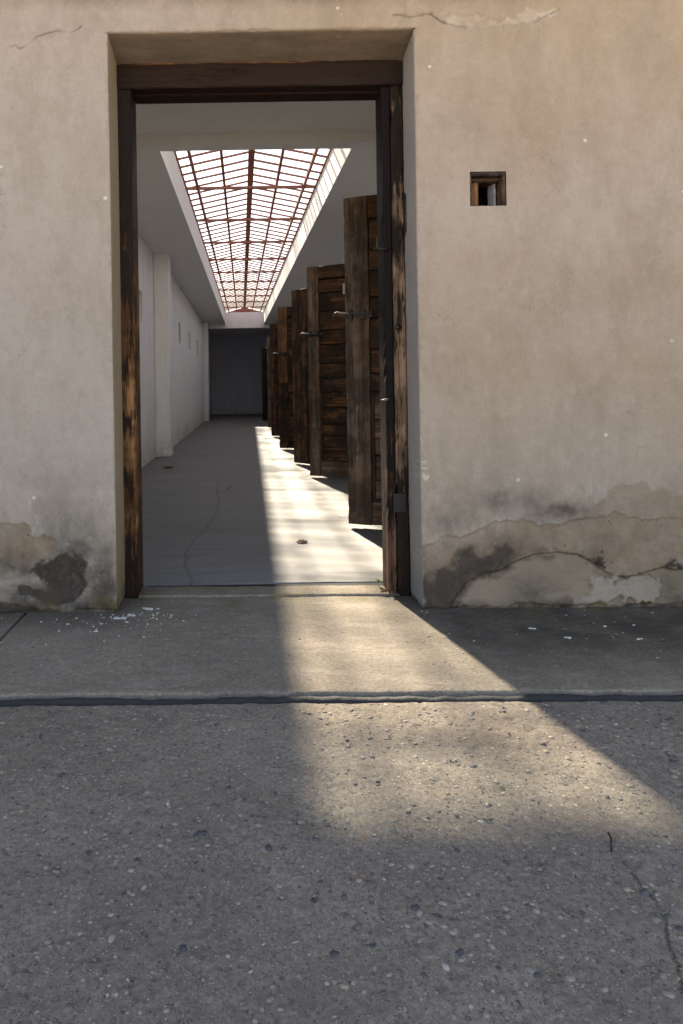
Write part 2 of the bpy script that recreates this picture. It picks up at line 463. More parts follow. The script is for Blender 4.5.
def mat_glass(name='dusty_wired_glass', base=0.0):
    n = NT(name)
    co = n.coord()
    d = n.noise(co, 9, 6, 0.7)
    r = n.objrand()
    tr = n.n('ShaderNodeBsdfTransparent')
    n.put(tr.inputs[0], n.mix(n.math('POWER', r, 3.0), (0.86, 0.915, 0.945), (0.70, 0.765, 0.80)))
    df = n.n('ShaderNodeBsdfTranslucent')
    df.inputs[0].default_value = (0.55, 0.56, 0.55, 1)
    dfd = n.n('ShaderNodeBsdfDiffuse')
    dfd.inputs[0].default_value = (0.42, 0.39, 0.33, 1)
    dust = n.n('ShaderNodeMixShader')
    dust.inputs[0].default_value = 0.4
    n.t.links.new(df.outputs[0], dust.inputs[1])
    n.t.links.new(dfd.outputs[0], dust.inputs[2])
    m1 = n.n('ShaderNodeMixShader')
    lw = n.n('ShaderNodeLayerWeight')
    lw.inputs[0].default_value = 0.42
    graz = n.math('POWER', lw.outputs['Facing'], 6.0)
    amt = n.math('ADD', n.math('ADD', n.math('MULTIPLY', n.ramp(d, [(0.35, 0.0), (0.75, 1.0)]), 0.16), n.math('MULTIPLY', r, 0.16)), n.math('MULTIPLY', graz, 0.55), True)
    amt = n.math('ADD', amt, base, True)
    n.put(m1.inputs[0], amt)
    n.t.links.new(tr.outputs[0], m1.inputs[1])
    n.t.links.new(dust.outputs[0], m1.inputs[2])
    gl = n.n('ShaderNodeBsdfGlossy')
    gl.inputs['Roughness'].default_value = 0.12
    fr = n.n('ShaderNodeMath', operation='MULTIPLY_ADD')
    n.put(fr.inputs[0], n.math('POWER', lw.outputs['Facing'], 5.0))
    fr.inputs[1].default_value = 0.85
    fr.inputs[2].default_value = 0.03
    m2 = n.n('ShaderNodeMixShader')
    n.t.links.new(fr.outputs[0], m2.inputs[0])
    n.t.links.new(m1.outputs[0], m2.inputs[1])
    n.t.links.new(gl.outputs[0], m2.inputs[2])
    n.t.links.new(m2.outputs[0], n.out.inputs[0])
    return n.m


M = {}
M['plaster'] = mat_plaster_outer()
M['white'] = mat_white_wall('whitewash', (0.76, 0.775, 0.78), (0.84, 0.85, 0.855), 0.3)
M['ceiling'] = mat_white_wall('ceiling_distemper', (0.74, 0.74, 0.735), (0.81, 0.81, 0.805), 0.15)
M['well'] = mat_white_wall('well_whitewash', (0.72, 0.71, 0.69), (0.80, 0.79, 0.77), 0.1)
M['endwall'] = mat_white_wall('shade_blue_whitewash', (0.46, 0.54, 0.70), (0.53, 0.60, 0.75))  # whitewash tinted blue to carry the shade of the far end
M['apron'] = mat_concrete('trowelled_concrete', False)
M['agg'] = mat_concrete('worn_aggregate_concrete', True)
M['floor'] = mat_floor()
M['pebble'] = mat_pebble()
M['glass'] = mat_glass('dusty_wired_glass', 0.055)
M['dirty_glass'] = mat_glass('grimy_glass', 0.7)
M['iron_red'] = mat_plain('rusty_red_primer', (0.28, 0.105, 0.07), 0.6, 0.35, 18)
M['iron'] = mat_plain('dark_iron', (0.02, 0.018, 0.018), 0.5, 0.4, 40, 0.5, 0.6)
M['steel'] = mat_plain('worn_steel', (0.13, 0.12, 0.11), 0.5, 0.4, 60, 0.5, 0.8)
M['tar'] = mat_plain('bitumen_joint', (0.022, 0.021, 0.021), 0.7, 0.5, 45, 0.3, 0, 0, 1.0)
M['roof'] = mat_plain('roof_felt', (0.09, 0.085, 0.08), 0.9, 0.3, 6)
M['dark'] = mat_plain('shade_dark', (0.02, 0.018, 0.017), 0.9, 0.4, 10)  # stands in for shade in gaps and behind the hatch
M['leaf'] = mat_plain('dry_leaf', (0.16, 0.095, 0.05), 0.8, 0.5, 60)
M['green'] = mat_plain('sprout_green', (0.10, 0.20, 0.025), 0.6, 0.3, 60)
M['twig'] = mat_plain('black_twig', (0.012, 0.010, 0.009), 0.8, 0.3, 60)
M['flake'] = mat_plain('lime_flakes', (0.42, 0.41, 0.39), 0.9, 0.4, 90)
M['plate'] = mat_plain('pale_enamel', (0.62, 0.61, 0.58), 0.5, 0.1, 20)
BR = ((0.010, 0.005, 0.003), (0.085, 0.035, 0.014), (0.25, 0.118, 0.048))
OR = ((0.05, 0.022, 0.010), (0.21, 0.098, 0.042), (0.38, 0.205, 0.10))
GB = ((0.026, 0.016, 0.011), (0.135, 0.080, 0.050), (0.29, 0.195, 0.135))
PK = ((0.09, 0.055, 0.035), (0.25, 0.165, 0.11), (0.36, 0.255, 0.18))
M['plank'] = mat_wood('scorched_plank', 0, BR)
M['plank_low'] = mat_wood('worn_low_plank', 0, GB, grey=0.5, burnt=0.6)
M['stile'] = mat_wood('weathered_stile', 2, GB, grey=0.8, burnt=0.55)
M['stile_dark'] = mat_wood('dark_stile', 2, BR, grey=0.25)
M['stile_orange'] = mat_wood('orange_stile', 2, OR, grey=0.0, burnt=0.5)
M['black_door'] = mat_wood('black_door_wood', 2, ((0.006, 0.005, 0.004), (0.014, 0.011, 0.009), (0.03, 0.022, 0.016)))
BLK = (0.008, 0.0055, 0.0042)
M['post_l'] = mat_wood('peeling_black_on_orange', 2, OR, BLK, 0.60,
                       zshift=[(0.0, 0.03), (0.06, -0.01), (0.2, -0.05), (0.5, -0.05), (0.62, 0.0), (0.72, 0.06), (0.82, 0.07), (1.0, 0.09)], burnt=0.6, spec=0.1)
M['post_r'] = mat_wood('peeling_black_on_pink_brown', 2, PK, BLK, 0.50,
                       zshift=[(0.0, 0.10), (0.16, 0.06), (0.3, -0.03), (0.62, -0.02), (0.75, 0.05), (1.0, 0.12)], burnt=0.45, spec=0.1)
M['post_dark'] = mat_wood('dark_painted_post', 2, ((0.05, 0.026, 0.018), (0.12, 0.062, 0.045), (0.2, 0.12, 0.09)), (0.0055, 0.0042, 0.0043), 0.76,
                          zshift=[(0.0, -0.16), (0.2, -0.09), (0.4, 0.02), (0.7, 0.08), (1.0, 0.2)], spec=0.06)
M['post_red'] = mat_wood('reddish_post', 2, ((0.045, 0.017, 0.012), (0.12, 0.05, 0.036), (0.22, 0.11, 0.08)), (0.0055, 0.0042, 0.0043), 0.5,
                         zshift=[(0.0, -0.25), (0.25, -0.16), (0.42, 0.02), (0.7, 0.16), (1.0, 0.3)], spec=0.06)
M['lintel'] = mat_wood('smoked_lintel', 0, ((0.014, 0.008, 0.006), (0.04, 0.021, 0.015), (0.09, 0.048, 0.032)), (0.0115, 0.0068, 0.0055), 0.72, spec=0.06)
M['rust_wood'] = mat_wood('raw_orange_edge', 0, OR, BLK, 0.42)


# ------------------------------------------------------------------ object helpers
def tag(o, label=None, cat=None, group=None, kind=None):
    kind = kind or 'thing'
    if label:
        o['label'] = label
    if cat:
        o['category'] = cat
    if group:
        o['group'] = group
    if kind:
        o['kind'] = kind
    return o


def empty(name, loc=(0, 0, 0), rz=0.0):
    o = bpy.data.objects.new(name, None)
    o.empty_display_size = 0.1
    o.location = loc
    o.rotation_euler = (0, 0, rz)
    COL.objects.link(o)
    return o


def link(name, me, mat=None, parent=None, loc=(0, 0, 0), rot=(0, 0, 0), scale=None):
    o = bpy.data.objects.new(name, me)
    COL.objects.link(o)
    if mat is not None and not me.materials:
        me.materials.append(mat)
    if parent is not None:
        o.parent = parent
    o.location = loc
    o.rotation_euler = rot
    if scale:
        o.scale = scale
    return o


class MB:
    def __init__(s):
        s.v, s.f = [], []

    def add(s, vs, fs):
        k = len(s.v)
        s.v += [tuple(v) for v in vs]
        s.f += [tuple(i + k for i in f) for f in fs]

    def box(s, x0, x1, y0, y1, z0, z1):
        s.add([(x0, y0, z0), (x1, y0, z0), (x1, y1, z0), (x0, y1, z0), (x0, y0, z1), (x1, y0, z1), (x1, y1, z1), (x0, y1, z1)],
              [(0, 3, 2, 1), (4, 5, 6, 7), (0, 1, 5, 4), (1, 2, 6, 5), (2, 3, 7, 6), (3, 0, 4, 7)])

    def hexa(s, p):
        s.add(p, [(0, 3, 2, 1), (4, 5, 6, 7), (0, 1, 5, 4), (1, 2, 6, 5), (2, 3, 7, 6), (3, 0, 4, 7)])

    def tube(s, pts, r, n=7, caps=True):
        pts = [Vector(p) for p in pts]
        rs = r if isinstance(r, (list, tuple)) else [r] * len(pts)
        rings = []
        for i, p in enumerate(pts):
            t = (pts[min(i + 1, len(pts) - 1)] - pts[max(i - 1, 0)]).normalized()
            a = t.cross(Vector((0, 0, 1)) if abs(t.z) < 0.9 else Vector((1, 0, 0))).normalized()
            b = t.cross(a)
            rings.append([p + (a * math.cos(2 * math.pi * k / n) + b * math.sin(2 * math.pi * k / n)) * rs[i] for k in range(n)])
        vs = [v for r_ in rings for v in r_]
        fs = []
        for i in range(len(pts) - 1):
            for k in range(n):
                fs.append((i * n + k, i * n + (k + 1) % n, (i + 1) * n + (k + 1) % n, (i + 1) * n + k))
        if caps:
            fs.append(tuple(range(n - 1, -1, -1)))
            fs.append(tuple((len(pts) - 1) * n + k for k in range(n)))
        s.add(vs, fs)

    def mesh(s, name, smooth=False):
        me = bpy.data.meshes.new(name)
        me.from_pydata(s.v, [], s.f)
        me.update()
        if smooth:
            me.polygons.foreach_set('use_smooth', [True] * len(me.polygons))
        return me

    def build(s, name, mat, parent=None, loc=(0, 0, 0), smooth=False):
        return link(name, s.mesh(name, smooth), mat, parent, loc)


def board_mesh(name, L, W, T, axis, seed, seg=14, jit=0.0018, ch=0.004, knock=0.0):
    """a timber of length L along axis (0 = x, 2 = z), W wide, T thick along y from 0 to T, with worn arrises"""
    rg = random.Random(seed)
    mb = MB()
    prof = [(0, ch), (ch, 0), (W * 0.33, 0), (W * 0.66, 0), (W - ch, 0), (W, ch), (W, T * 0.35), (W, T * 0.65), (W, T - ch), (W - ch, T), (W * 0.66, T), (W * 0.33, T), (ch, T), (0, T - ch), (0, T * 0.65), (0, T * 0.35)]
    n = len(prof)
    vs, fs = [], []
    for i in range(seg + 1):
        l = L * i / seg
        for (a, b) in prof:
            e = (min(a, W - a) < ch * 1.1) or True
            da, db = rg.uniform(-jit, jit), rg.uniform(-jit, jit)
            if min(a, W - a) <= ch and min(b, T - b) <= ch and rg.random() < knock:
                da += (1 if a < W / 2 else -1) * rg.uniform(0, ch * 1.5)
                db += (1 if b < T / 2 else -1) * rg.uniform(0, ch * 1.2)
            dl = rg.uniform(-jit, jit) * 1.5
            p = (a + da, b + db, l + dl) if axis == 2 else (l + dl, b + db, a + da)
            vs.append(p)
    for i in range(seg):
        for k in range(n):
            q = (i * n + k, i * n + (k + 1) % n, (i + 1) * n + (k + 1) % n, (i + 1) * n + k)
            fs.append(q if axis == 2 else q[::-1])
    c0, c1 = tuple(range(n - 1, -1, -1)), tuple(seg * n + k for k in range(n))
    fs += [c0, c1] if axis == 2 else [c0[::-1], c1[::-1]]
    mb.add(vs, fs)
    return mb.mesh(name)


def grid_mesh(name, P, attrs=None, keep=None, flip=False):
    n, m, _ = P.shape
    idx = np.arange(n * m).reshape(n, m)
    q = np.stack([idx[:-1, :-1], idx[1:, :-1], idx[1:, 1:], idx[:-1, 1:]], -1).reshape(-1, 4)
    if keep is not None:
        q = q[keep.reshape(-1)]
    if flip:
        q = q[:, ::-1]
    me = bpy.data.meshes.new(name)
    me.vertices.add(n * m)
    me.vertices.foreach_set('co', P.reshape(-1).astype(np.float32))
    k = len(q)
    me.loops.add(k * 4)
    me.polygons.add(k)
    me.loops.foreach_set('vertex_index', q.reshape(-1).astype(np.int32))
    me.polygons.foreach_set('loop_start', (np.arange(k) * 4).astype(np.int32))
    me.polygons.foreach_set('use_smooth', np.ones(k, bool))
    me.update(calc_edges=True)
    for nm, arr in (attrs or {}).items():
        a = me.attributes.new(nm, 'FLOAT_COLOR', 'POINT')
        a.data.foreach_set('color', arr.reshape(-1).astype(np.float32))
    return me


def vnoise(u, v, seed):
    rg = np.random.default_rng(seed)
    T = rg.random((256, 256))
    iu, iv = np.floor(u).astype(int), np.floor(v).astype(int)
    fu, fv = u - iu, v - iv
    fu, fv = fu * fu * (3 - 2 * fu), fv * fv * (3 - 2 * fv)
    g = lambda a, b: T[a % 256, b % 256]
    return (g(iu, iv) * (1 - fu) + g(iu + 1, iv) * fu) * (1 - fv) + (g(iu, iv + 1) * (1 - fu) + g(iu + 1, iv + 1) * fu) * fv


def fbm(u, v, sc, oct=4, seed=0):
    r, a, t = 0, 0.5, 0
    for k in range(oct):
        r = r + a * vnoise(u * sc + 31 * k, v * sc + 17 * k, seed + k)
        t += a
        sc *= 2.03
        a *= 0.55
    return r / t - 0.5


def poly_sd(x, z, poly):
    """signed distance, negative inside"""
    d = np.full(x.shape, 1e9)
    ins = np.zeros(x.shape, bool)
    n = len(poly)
    for i in range(n):
        ax, az = poly[i]
        bx, bz = poly[(i + 1) % n]
        ex, ez = bx - ax, bz - az
        t = np.clip(((x - ax) * ex + (z - az) * ez) / (ex * ex + ez * ez + 1e-12), 0, 1)
        d = np.minimum(d, np.hypot(x - ax - t * ex, z - az - t * ez))
        cross = ((az > z) != (bz > z)) & (x < (bx - ax) * (z - az) / ((bz - az) if abs(bz - az) > 1e-9 else 1e-9) + ax)
        ins ^= cross
    return np.where(ins, -d, d)


def line_d(x, z, pts):
    d = np.full(x.shape, 1e9)
    for (ax, az), (bx, bz) in zip(pts[:-1], pts[1:]):
        ex, ez = bx - ax, bz - az
        t = np.clip(((x - ax) * ex + (z - az) * ez) / (ex * ex + ez * ez + 1e-12), 0, 1)
        d = np.minimum(d, np.hypot(x - ax - t * ex, z - az - t * ez))
    return d


def sm(d, wd):
    t = np.clip(0.5 - d / wd, 0, 1)
    return t * t * (3 - 2 * t)


# ------------------------------------------------------------------ setting: ground, pavement
TILT = 0.008


def gz(x):
    return -TILT * x


gp = MB()
R = 320
gp.add([(-R, -R, -0.10), (R, -R, -0.10), (R, R, -0.10), (-R, R, -0.10)], [(0, 1, 2, 3)])
tag(gp.build('ground', mat_plain('pale_bounce_ground', (0.42, 0.37, 0.30), 0.95, 0.3, 14, 0.1)), kind='structure')  # unseen pale ground, added as a reflector to brighten the wall

pavement = tag(empty('pavement', (0, 1.9, 0)), kind='structure')


def axis(*segs):
    out = [np.array([segs[0][0]])]
    for a, b, st in segs:
        k = max(1, int(round((b - a) / st)))
        out.append(np.linspace(a, b, k + 1)[1:])
    return np.concatenate(out)


def slab(name, xs, ys, mat, amp, seed, edge_amp, top=0.0, pits=0.0):
    X, Y = np.meshgrid(xs, ys, indexing='ij')
    Z = top - TILT * X + amp * fbm(X, Y, 3.0, 6, seed) + amp * 0.5 * fbm(X, Y, 40, 3, seed + 9)
    if pits:
        Z = Z - pits * np.clip(fbm(X, Y, 55, 2, seed + 5) - 0.16, 0, 1) * 4
    # ragged arrises
    for side, sgn in ((0, 1), (-1, -1)):
        dist = np.abs(Y - ys[side])
        Z = Z - (0.003 + 0.012 * np.clip(fbm(X, X * 0 + side, 9, 4, seed + 40), 0, 1)) * np.exp(-dist / 0.005)
    j0 = edge_amp * fbm(X * 0 + xs[:, None], X * 0, 5, 5, seed + 20)
    wgt = np.exp(-np.abs(Y - ys[-1]) / 0.03)
    wgt0 = np.exp(-np.abs(Y - ys[0]) / 0.03)
    Y2 = Y + j0 * wgt + edge_amp * fbm(xs[:, None] + X * 0, X * 0 + 3, 5, 5, seed + 30) * wgt0
    # skirts
    P = np.stack([X, Y2, Z], -1)
    lo = P.copy()[:, [0]]
    lo[..., 2] -= 0.07
    hi = P.copy()[:, [-1]]
    hi[..., 2] -= 0.07
    P = np.concatenate([lo, P, hi], 1)
    l2 = P.copy()[[0]]
    l2[..., 2] -= 0.07
    r2 = P.copy()[[-1]]
    r2[..., 2] -= 0.07
    P = np.concatenate([l2, P, r2], 0)
    P = P - np.array([0, 1.9, 0])
    o = link(name, grid_mesh(name, P), mat, pavement)
    o['origin_note'] = 0
    del o['origin_note']
    return o


JY = 1.93                       # the tarred joint
slab('slab', axis((-3.4, -1.05, 0.05), (-1.05, 1.75, 0.005), (1.75, 3.8, 0.05)), axis((-2.2, 0.85, 0.06), (0.85, JY - 0.026, 0.005)), M['agg'], 0.009, 3, 0.014, 0.0, 0.004)
slab('slab', axis((-0.862, 1.8, 0.006), (1.8, 3.8, 0.05)), axis((JY + 0.028, 2.852, 0.006)), M['apron'], 0.006, 11, 0.012, 0.004)
slab('slab', axis((-3.4, -1.05, 0.05), (-1.05, -0.878, 0.006)), axis((JY + 0.03, 2.852, 0.006)), M['apron'], 0.006, 14, 0.012, 0.001)
slab('sill_strip', axis((-0.50, 0.64, 0.004)), axis((2.862, 2.992, 0.004)), M['apron'], 0.004, 17, 0.011, 0.010)

mb = MB()
rg = random.Random(4)
pts, rad = [], []
x = -3.4
while x < 3.8:
    pts.append((x, JY + 0.004 * math.sin(x * 9) + rg.uniform(-0.001, 0.001), gz(x) - 0.018 + rg.uniform(-0.003, 0.0025)))
    rad.append(0.020 + rg.uniform(-0.0012, 0.0012))
    x += 0.035
mb.tube(pts, rad, 8)
tf = mb.build('joint_filler', M['tar'], pavement, (0, -1.9, 0), True)

# loose and embedded pebbles, nobody could count them
rg = np.random.default_rng(12)
ico = bmesh.new()
bmesh.ops.create_icosphere(ico, subdivisions=1, radius=1)
iv = np.array([v.co[:] for v in ico.verts])
iff = np.array([[v.index for v in f.verts] for f in ico.faces])
ico.free()
N1, N2 = 21000, 3600
px = np.concatenate([rg.uniform(-1.3, 2.0, N1), rg.uniform(-1.2, 2.0, N2)])
py = np.concatenate([0.75 + (JY - 0.035 - 0.75) * rg.random(N1) ** 0.85, rg.uniform(JY + 0.03, 2.66, N2)])
clump = fbm(px, py, 2.5, 3, 77)
keep = rg.random(len(px)) < np.clip(0.62 + 1.6 * clump, 0.15, 1)
px, py = px[keep], py[keep]
K = len(px)
size = 0.0008 + 0.0080 * rg.random(K) ** 7 + 0.0014 * rg.random(K)
size[py > JY] *= 0.7
V = []
for i in range(K):
    s = size[i] * np.array([rg.uniform(0.8, 1.35), rg.uniform(0.65, 1.0), rg.uniform(0.22, 0.42)])
    a = rg.uniform(0, 6.28)
    v = iv * s * (1 + rg.uniform(-0.16, 0.16, (12, 1)))
    v = np.stack([v[:, 0] * math.cos(a) - v[:, 1] * math.sin(a), v[:, 0] * math.sin(a) + v[:, 1] * math.cos(a), v[:, 2]], 1)
    V.append(v + np.array([px[i], py[i], 0]))
V = np.array(V)
base = -TILT * px + np.where(py > JY, 0.004, 0.0) + np.where(py > JY, 0.006, 0.009) * np.where(py > JY, fbm(px, py, 3.0, 6, 11), fbm(px, py, 3.0, 6, 3))
V[..., 2] += (base + 0.0002 - size * 0.12)[:, None]
F = (iff[None] + (np.arange(K) * 12)[:, None, None]).reshape(-1, 3)
me = bpy.data.meshes.new('pebbles')
me.from_pydata(V.reshape(-1, 3).tolist(), [], F.tolist())
me.polygons.foreach_set('use_smooth', [True] * len(me.polygons))
o = link('pebbles', me, M['pebble'])
tag(o, 'small worn pebbles and grit set in the concrete paving before the doorway', 'pebbles', kind='stuff')

# ------------------------------------------------------------------ setting: corridor floor
FX0, FX1, FY0, FY1 = -1.4, 3.4, 3.055, 23.2
xs = axis((FX0, -0.5, 0.05), (-0.5, 0.7, 0.01), (0.7, FX1, 0.05))
ys = axis((FY0, 3.4, 0.01), (3.4, 6.5, 0.04), (6.5, FY1, 0.2))
X, Y = np.meshgrid(xs, ys, indexing='ij')
Z = 0.0045 * fbm(X, Y * 1.8, 1.6, 4, 61)
# broken edge at the threshold
chip = np.clip(fbm(X, X * 0, 3.5, 4, 66) * 2.2, -0.2, 1)
Y2 = Y + 0.012 * chip * np.exp(-(Y - FY0) / 0.03)
P = np.stack([X, Y2, Z], -1)
lo = P[:, [0]].copy()
lo[..., 2] -= 0.07
P = np.concatenate([lo, P], 1)
tag(link('corridor_floor', grid_mesh('corridor_floor', P), M['floor']), kind='structure')

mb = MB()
mb.box(-0.45, 0.60, 2.998, 3.048, -0.07, -0.001)  # dark bar paints the shade of the gap at the floor edge
tag(mb.build('gap_dark_strip', M['dark']), 'thin dark strip standing in for the shaded gap across the doorway', 'threshold')

# ------------------------------------------------------------------ the front wall
D, DB = 2.667, 3.12
OX0, OX1, OZ = -0.515, 0.680, 2.273
wall = empty('plastered_wall', (0.08, D, 0))
tag(wall, 'old beige plastered wall with a doorway, flaking damp patches along its foot', 'wall')
WL = Vector((0.08, D, 0))

A_ = [(-1.2, 0.33), (-1.08, 0.36), (-0.995, 0.365), (-0.965, 0.368), (-0.935, 0.375), (-0.898, 0.36), (-0.846, 0.34), (-0.836, 0.314), (-0.791, 0.302), (-0.758, 0.283), (-0.744, 0.253), (-0.755, 0.235), (-0.789, 0.21), (-0.819, 0.206), (-0.845, 0.196), (-0.864, 0.174), (-0.897, 0.167), (-0.931, 0.149), (-0.946, 0.13), (-0.998, 0.135), (-1.2, 0.15)]
B_ = [(-0.845, 0.196), (-0.811, 0.206), (-0.781, 0.213), (-0.751, 0.235), (-0.707, 0.238), (-0.655, 0.226), (-0.629, 0.196), (-0.623, 0.151), (-0.627, 0.107), (-0.65, 0.077), (-0.695, 0.048), (-0.747, 0.034), (-0.799, 0.035), (-0.836, 0.065), (-0.903, 0.078), (-0.91, 0.104), (-0.879, 0.125), (-0.791, 0.102), (-0.794, 0.124), (-0.857, 0.166)]
C_ = [(-0.626, 0.192), (-0.573, 0.206), (-0.559, 0.172), (-0.567, 0.128), (-0.605, 0.099), (-0.635, 0.073), (-0.646, 0.085), (-0.623, 0.121)]
D_ = [(-0.931, 0.156), (-0.886, 0.166), (-0.834, 0.154), (-0.79, 0.124), (-0.791, 0.098), (-0.828, 0.102), (-0.879, 0.125), (-0.924, 0.134)]
E_ = [(-1.2, 0.12), (-0.998, 0.131), (-0.931, 0.13), (-0.909, 0.111), (-0.906, 0.078), (-0.858, 0.066), (-0.799, 0.035), (-0.81, 0.02), (-0.851, 0.036), (-0.91, 0.048), (-0.999, 0.064), (-1.2, 0.06)]
F_ = [(-1.2, 0.06), (-0.999, 0.064), (-0.91, 0.048), (-0.851, 0.036), (-0.81, 0.02), (-0.77, -0.05), (-1.2, -0.05)]
H_ = [(-0.62, 0.10), (-0.60, 0.098), (-0.566, 0.125), (-0.535, 0.20), (-0.52, 0.10), (-0.515, -0.05), (-0.75, -0.05), (-0.70, 0.045), (-0.65, 0.072)]
TAN = [(0.68, 0.24), (0.705, 0.252), (0.772, 0.282), (0.87, 0.296), (0.976, 0.345), (1.085, 0.332), (1.222, 0.334), (1.319, 0.34), (1.45, 0.352), (1.6, 0.33), (1.75, 0.345), (2.5, 0.33), (2.5, -0.2), (0.60, -0.2), (0.60, 0.22)]
BUMP = [(1.30, 0.33), (1.34, 0.398), (1.419, 0.455), (1.536, 0.481), (1.703, 0.431), (1.848, 0.41), (2.5, 0.38), (2.5, 0.25), (1.3, 0.25)]
ST = [(0.671, 0.104), (0.718, 0.103), (0.769, 0.142), (0.837, 0.222), (0.907, 0.206), (0.986, 0.228), (1.063, 0.203), (1.024, 0.161), (0.926, 0.143), (0.866, 0.093), (0.807, 0.035), (0.786, -0.062), (0.661, -0.06)]
LOBE = [(0.782, -0.062), (0.783, -0.011), (0.807, 0.035), (0.847, 0.093), (0.906, 0.132), (0.984, 0.142), (1.063, 0.188), (1.091, 0.199), (1.161, 0.213), (1.278, 0.208), (1.336, 0.183), (1.387, 0.144), (1.421, 0.12), (1.492, 0.115), (1.57, 0.133), (1.621, 0.144), (1.699, 0.139), (1.843, 0.136), (2.5, 0.13), (2.5, -0.137)]
CR = [(1.335, 0.117), (1.421, 0.112), (1.531, 0.122), (1.608, 0.093), (1.615, 0.035), (1.47, 0.013), (1.334, -0.0), (1.263, -0.011), (1.267, 0.017), (1.334, 0.035)]
S1 = [(1.348, 0.183), (1.388, 0.214), (1.398, 0.143), (1.367, 0.167)]
S2 = [(1.621, 0.152), (1.657, 0.182), (1.699, 0.154), (1.699, 0.143)]
CRK = [(-1.1, 2.13), (-1.015, 2.173), (-0.936, 2.207), (-0.904, 2.222), (-0.877, 2.229), (-0.862, 2.217), (-0.842, 2.221), (-0.814, 2.24), (-0.791, 2.263), (-0.751, 2.274), (-0.712, 2.285), (-0.677, 2.277), (-0.654, 2.277), (-0.63, 2.288), (-0.618, 2.3)]
FLK = [(0.698, 2.322), (0.784, 2.328), (0.842, 2.28), (0.901, 2.276), (0.979, 2.263), (1.096, 2.277), (1.155, 2.295), (1.253, 2.34), (1.175, 2.334), (1.117, 2.362), (1.077, 2.304), (0.979, 2.306), (0.862, 2.311)]
TOPC = [(0.60, 2.325), (0.68, 2.318), (0.75, 2.327), (0.784, 2.30), (0.842, 2.278), (0.901, 2.274), (0.979, 2.258), (1.03, 2.268)]
TOPC2 = [(1.1, 2.277), (1.16, 2.292), (1.2, 2.315), (1.253, 2.34)]
HX0, HX1, HZ0, HZ1 = 0.890, 1.032, 1.570, 1.708


SMUDGE_SHADE = [(-0.64, 0.27, 0.13, 0.07, 0.9), (-0.57, 0.09, 0.07, 0.16, 0.9), (-0.93, 0.20, 0.14, 0.05, 0.9), (-0.80, 0.06, 0.2, 0.07, 0.85), (-0.62, 0.05, 0.15, 0.06, 0.9), (-0.9, 0.33, 0.12, 0.03, 0.35),
          (0.72, 0.06, 0.08, 0.12, 0.9), (0.95, 0.235, 0.16, 0.05, 0.6), (1.24, 0.375, 0.14, 0.035, 0.85), (1.0, 0.41, 0.2, 0.06, 0.4),
          (0.80, 0.34, 0.12, 0.06, 0.45), (1.33, 0.20, 0.06, 0.05, 0.7), (1.12, 0.06, 0.10, 0.07, 0.6), (1.66, 0.08, 0.12, 0.1, 0.4),
          (-0.70, 0.35, 0.15, 0.06, 0.4), (0.30, 2.40, 1.4, 0.03, 0.4)]  # last entry paints the cornice shading along the wall top


